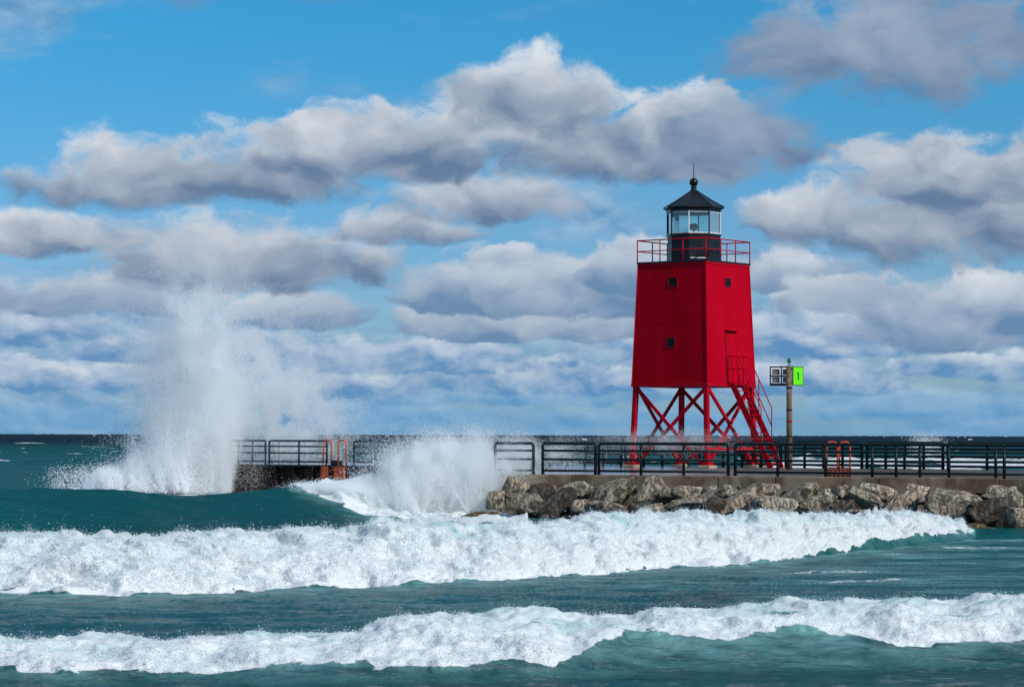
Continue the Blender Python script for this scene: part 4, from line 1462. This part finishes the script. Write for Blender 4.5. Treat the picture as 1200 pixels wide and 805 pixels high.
# ------------------------------------------------------------------ beacon post
def marker():
    b = G(925, 550.2, DZ)
    T = empty('channel_marker', b)
    tag(T, 'weathered brown post with a fluorescent green numbered panel and an open panel frame', 'marker')
    s = F / b.y                           # photo pixels per metre there
    zt = (510 - 429) / s + CAM_Z - DZ
    zb = (510 - 451.5) / s + CAM_Z - DZ
    MB().tube([(0, 0, -0.05), (0, 0, zt * 0.5), (0, 0, zt + 0.02)], [0.125, 0.115, 0.11], 14).build('post', mat_post, T, True)
    for z in (1.9, 2.35, 0.8, 1.3, zb - 0.12):
        MB().lathe([(0.126, z), (0.13, z + 0.01), (0.13, z + 0.05), (0.126, z + 0.06)], 14).build('band', mat_red_metal if z == 1.9 else mat_black, T, True)
    # green panel: faces right and towards the view
    hgt = zt - zb

    def panel(ang, off, w, name, mat):
        n = Vector((math.sin(ang), -math.cos(ang), 0))
        u = Vector((math.cos(ang), math.sin(ang), 0))
        return n, u
    ang = R(50)
    n, u = panel(ang, 0, 0, '', None)
    w = hgt
    c = Vector((0, 0, (zt + zb) / 2)) + n * 0.16 + u * 0.40
    zz = Vector((0, 0, 1))

    def quad(c, u, n, w, h, d):
        return [c - u * w / 2 - zz * h / 2, c + u * w / 2 - zz * h / 2, c + u * w / 2 - n * d - zz * h / 2, c - u * w / 2 - n * d - zz * h / 2,
                c - u * w / 2 + zz * h / 2, c + u * w / 2 + zz * h / 2, c + u * w / 2 - n * d + zz * h / 2, c - u * w / 2 - n * d + zz * h / 2]
    MB().hexa(quad(c, u, n, w, hgt, 0.03)).build('panel_border', mat_dark_green, T)
    gp = MB().hexa(quad(c + n * 0.006, u, n, w - 0.09, hgt - 0.07, 0.005)).build('green_panel', mat_green_sign, T)
    MB().hexa(quad(c + n * 0.012, u, n, 0.085, 0.30, 0.005)).build('numeral', mat_dark_green, gp)
    MB().hexa(quad(c + n * 0.012 - u * 0.055 + zz * 0.115, u, n, 0.055, 0.05, 0.005)).build('numeral', mat_dark_green, gp)
    # open frame to the left: the back of a second panel seen through its bracing
    ang2 = R(-18)
    n2, u2 = panel(ang2, 0, 0, '', None)
    w2 = 0.88
    c2 = Vector((0, 0, (zt + zb) / 2)) - u2 * 0.37 - n2 * 0.14
    for k, (du, dz, ww, hh) in enumerate([(-0.20, 0.17, 0.30, 0.24), (-0.20, -0.16, 0.30, 0.24), (0.16, 0.17, 0.16, 0.24), (0.16, -0.16, 0.16, 0.24)]):
        MB().hexa(quad(c2 + u2 * du + zz * dz * hgt / 0.8, u2, n2, ww, hh * hgt / 0.8, 0.012)).build('back_panel', mat_pale_sign, T)
    for dz, th in ((hgt / 2 - 0.02, 0.055), (0.0, 0.06), (-hgt / 2 + 0.04, 0.10)):
        a = c2 - u2 * w2 / 2 + zz * dz + n2 * 0.03
        bar(a, a + u2 * w2, 0.05, th).build('frame_bar', mat_black, T)
    for du, th in ((-w2 / 2 + 0.02, 0.05), (0.03, 0.075), (0.26, 0.06), (w2 / 2 - 0.02, 0.05)):
        a = c2 + u2 * du + n2 * 0.035
        bar(a - zz * hgt / 2, a + zz * hgt / 2, th, 0.05).build('frame_bar', mat_black, T)
    bar(Vector((0, 0, zt - 0.1)) + n * 0.08 - u * 0.05, c - n * 0.04 + zz * (hgt / 2 - 0.1), 0.05).build('bracket', mat_black, T)
    bar(Vector((0, 0, zb + 0.1)) + n * 0.08 - u * 0.05, c - n * 0.04 - zz * (hgt / 2 - 0.1), 0.05).build('bracket', mat_black, T)
    MB().tube([(0.0, 0, zt), (0.0, 0, zt + 0.16)], 0.025, 6).build('lamp_stem', mat_black, T)
    MB().lathe([(0.05, 0), (0.09, 0.03), (0.09, 0.07), (0.06, 0.08), (0.06, 0.15), (0.03, 0.18)], 10, 0, (0, 0, zt + 0.15)).build('lamp', mat_dark_green, T, True)


marker()

# ------------------------------------------------------------------ boulders


def unit_rock(seed, cuts, sub=4, rough=0.06, boxy=0.0):
    rg = np.random.default_rng(seed)
    bm = bmesh.new()
    bmesh.ops.create_icosphere(bm, subdivisions=sub, radius=1.0)
    v = np.array([x.co[:] for x in bm.verts])
    f = [[x.index for x in p.verts] for p in bm.faces]
    bm.free()
    v *= 1.25
    normals = [np.array(n, float) for n in ((1, 0, 0), (-1, 0, 0), (0, 1, 0), (0, -1, 0), (0, 0, 1), (0, 0, -1))]
    dist = [0.92] * 6
    for k in range(cuts):
        n = rg.normal(size=3)
        n[1] -= 0.25
        normals.append(n); dist.append(rg.uniform(0.58, 0.95))
    for n, d in zip(normals, dist):
        n = n / np.linalg.norm(n)
        n = n + rg.normal(size=3) * 0.10
        n /= np.linalg.norm(n)
        s = v @ n - d
        v -= np.maximum(s, 0)[:, None] * n * 0.97
    o = rg.uniform(0, 100, 3)
    q = v + o
    nrm = v / np.linalg.norm(v, axis=1)[:, None]
    dsp = fbm(q[:, 0] * 1.3, q[:, 1] * 1.3, q[:, 2] * 1.3, oct=2) * rough * 1.6 + fbm(q[:, 0] * 4, q[:, 1] * 4, q[:, 2] * 4, oct=3, gain=0.6, mode='ridge') * rough
    v += nrm * dsp[:, None]
    # fill the box -1..1
    lo, hi = v.min(0), v.max(0)
    v = (v - (lo + hi) / 2) / ((hi - lo) / 2)
    return v, f


def wallY(x):
    dd = ray(x, 560)
    p = C_ + d_near * along_near(x)
    return p.y


ROCKS = [  # centre x, centre y, length, thickness in photo pixels, tilt (deg, + = right end up), material, cuts, label
    (603, 579, 40, 40, 10, 'g', 7, 'tall rounded grey-brown boulder at the left end of the row beside the spray'),
    (580, 586, 22, 20, 0, 'g', 6, 'small boulder half buried in spray at the very left of the row'),
    (620, 593, 44, 29, -8, 'g', 8, 'squat grey boulder in front of the tall leftmost boulder'),
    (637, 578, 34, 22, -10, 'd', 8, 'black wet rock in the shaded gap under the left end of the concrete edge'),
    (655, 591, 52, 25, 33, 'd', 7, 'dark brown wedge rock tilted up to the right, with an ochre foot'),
    (674, 575, 46, 20, 3, 't', 8, 'flat tan boulder against the concrete, right of the black gap'),
    (684, 596, 29, 20, 5, 'g', 6, 'small pitted boulder right of the dark wedge rock at the waterline'),
    (719, 578, 54, 27, 12, 'g', 9, 'large pitted grey boulder below the second concrete joint'),
    (714, 599, 58, 21, -3, 'g', 8, 'long low pitted boulder at the waterline under the large grey one'),
    (762, 580, 42, 36, 28, 't', 8, 'pointed tan boulder with a dark left side, reaching up over the concrete edge'),
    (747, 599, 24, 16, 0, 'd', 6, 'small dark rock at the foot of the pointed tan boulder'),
    (767, 598, 24, 15, 5, 't', 7, 'small tan block in the wash right of the dark little rock'),
    (784, 580, 24, 19, 0, 'g', 6, 'round dull grey boulder between the pointed boulder and the flat slab'),
    (806, 577, 42, 14, -4, 't', 6, 'flat light slab lying against the concrete right of the round grey boulder'),
    (806, 591, 52, 15, -3, 't', 7, 'long light slab lying just above the wash'),
    (832, 575, 18, 10, 10, 't', 6, 'little tan stone wedged at the concrete right of the flat slab'),
    (838, 580, 62, 12, 17, 'g', 6, 'thin grey slab sloping up to the right, over a dark hollow'),
    (857, 580, 24, 20, -15, 't', 7, 'light block at the upper end of the thin sloping slab'),
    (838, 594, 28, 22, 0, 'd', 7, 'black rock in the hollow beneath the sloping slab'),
    (870, 587, 58, 22, 34, 'g', 8, 'steep tilted slab rising to the right, with pitted lower face'),
    (897, 578, 38, 22, 5, 't', 8, 'rough light boulder touching the concrete below the red stairs'),
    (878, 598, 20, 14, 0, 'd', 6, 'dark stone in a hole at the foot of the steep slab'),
    (908, 594, 58, 22, -6, 't', 9, 'broad knobbly boulder at the wash below the red stairs'),
    (936, 579, 54, 19, 18, 'g', 7, 'flat-topped grey slab sloping up to the right, left of the orange hoops'),
    (959, 592, 48, 22, 4, 'g', 6, 'low triangular grey boulder in the wash below the orange hoops'),
    (967, 580, 16, 12, 20, 't', 6, 'small light stone perched on the triangular boulder'),
    (985, 578, 24, 16, 12, 't', 7, 'small light boulder right below the orange hoops'),
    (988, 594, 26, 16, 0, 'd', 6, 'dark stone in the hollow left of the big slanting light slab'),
    (1014, 588, 50, 21, -28, 't', 7, 'big light slab slanting down to the right, its long face lit'),
    (1031, 578, 50, 18, -12, 't', 8, 'light boulder behind the upper end of the slanting slab'),
    (1008, 602, 30, 10, 0, 'g', 6, 'low stone showing just above the wash under the slanting slab'),
    (1055, 592, 46, 26, 20, 'g', 9, 'pitted grey-brown boulder right of the slanting slab'),
    (1078, 580, 36, 22, -14, 't', 7, 'light boulder with a peaked top against the concrete'),
    (1119, 593, 74, 36, -4, 'g', 8, 'very large grey-tan boulder, broadest of the row'),
    (1176, 582, 52, 24, -4, 't', 8, 'big light boulder against the concrete near the right edge of the view'),
    (1163, 601, 62, 38, -6, 'd', 9, 'big round near-black boulder at the right end'),
    (1198, 609, 40, 27, 5, 'g', 8, 'grey boulder cut by the right edge, in front of the near-black one'),
    (1144, 618, 20, 9, -8, 'o', 6, 'small brown weedy stone at the waterline left of the near-black boulder'),
    (1161, 621, 18, 6, -4, 'o', 6, 'flat brown stone awash at the foot of the near-black boulder'),
    (559, 606, 54, 12, 2, 'o', 6, 'low ochre weed-covered rock awash below the spray burst'),
]
RM = {'t': mat_rock_tan, 'g': mat_rock_grey, 'd': mat_rock_dark, 'o': mat_rock_ochre}


def rocks():
    for i, (cx, cy, w, h, tilt, mk, cuts, lab) in enumerate(ROCKS):
        wy = wallY(max(cx, 590))
        Y = wy - 1.0 - 3.6 * max(0, (cy - 577) / 40.0)
        c = P(cx, cy, Y)
        s = Y / F
        v, f = unit_rock(100 + i, cuts + 1, 5, 0.075)
        hw, hh = w * s / 2 * 1.07, h * s / 2 * 1.14
        hd = max(0.30, min(0.75, 0.45 * (hw + hh)))
        v = v * np.array([hw, hd, hh])
        a = R(tilt)
        x, z = v[:, 0].copy(), v[:, 2].copy()
        v[:, 0], v[:, 2] = x * math.cos(a) - z * math.sin(a), x * math.sin(a) + z * math.cos(a)
        o = mesh_obj('boulder', v, f, RM[mk], None, True)
        o.location = c
        try:
            o.data.set_sharp_from_angle(angle=R(38))
        except Exception:
            pass
        tag(o, lab, 'boulder', 'limestone boulders piled along the pier')


rocks()


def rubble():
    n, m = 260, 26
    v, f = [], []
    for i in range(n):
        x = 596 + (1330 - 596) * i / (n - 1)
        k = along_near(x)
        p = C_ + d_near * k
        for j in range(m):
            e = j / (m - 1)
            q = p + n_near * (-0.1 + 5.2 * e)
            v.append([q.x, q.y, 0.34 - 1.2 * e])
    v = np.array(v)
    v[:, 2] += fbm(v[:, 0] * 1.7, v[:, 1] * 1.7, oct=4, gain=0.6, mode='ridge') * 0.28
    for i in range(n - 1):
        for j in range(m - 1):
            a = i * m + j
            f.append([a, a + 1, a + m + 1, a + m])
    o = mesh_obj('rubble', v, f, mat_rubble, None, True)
    tag(o, 'broken stone packed under the boulders, coloured near black as the shade in the gaps', 'rubble', kind='stuff')


rubble()
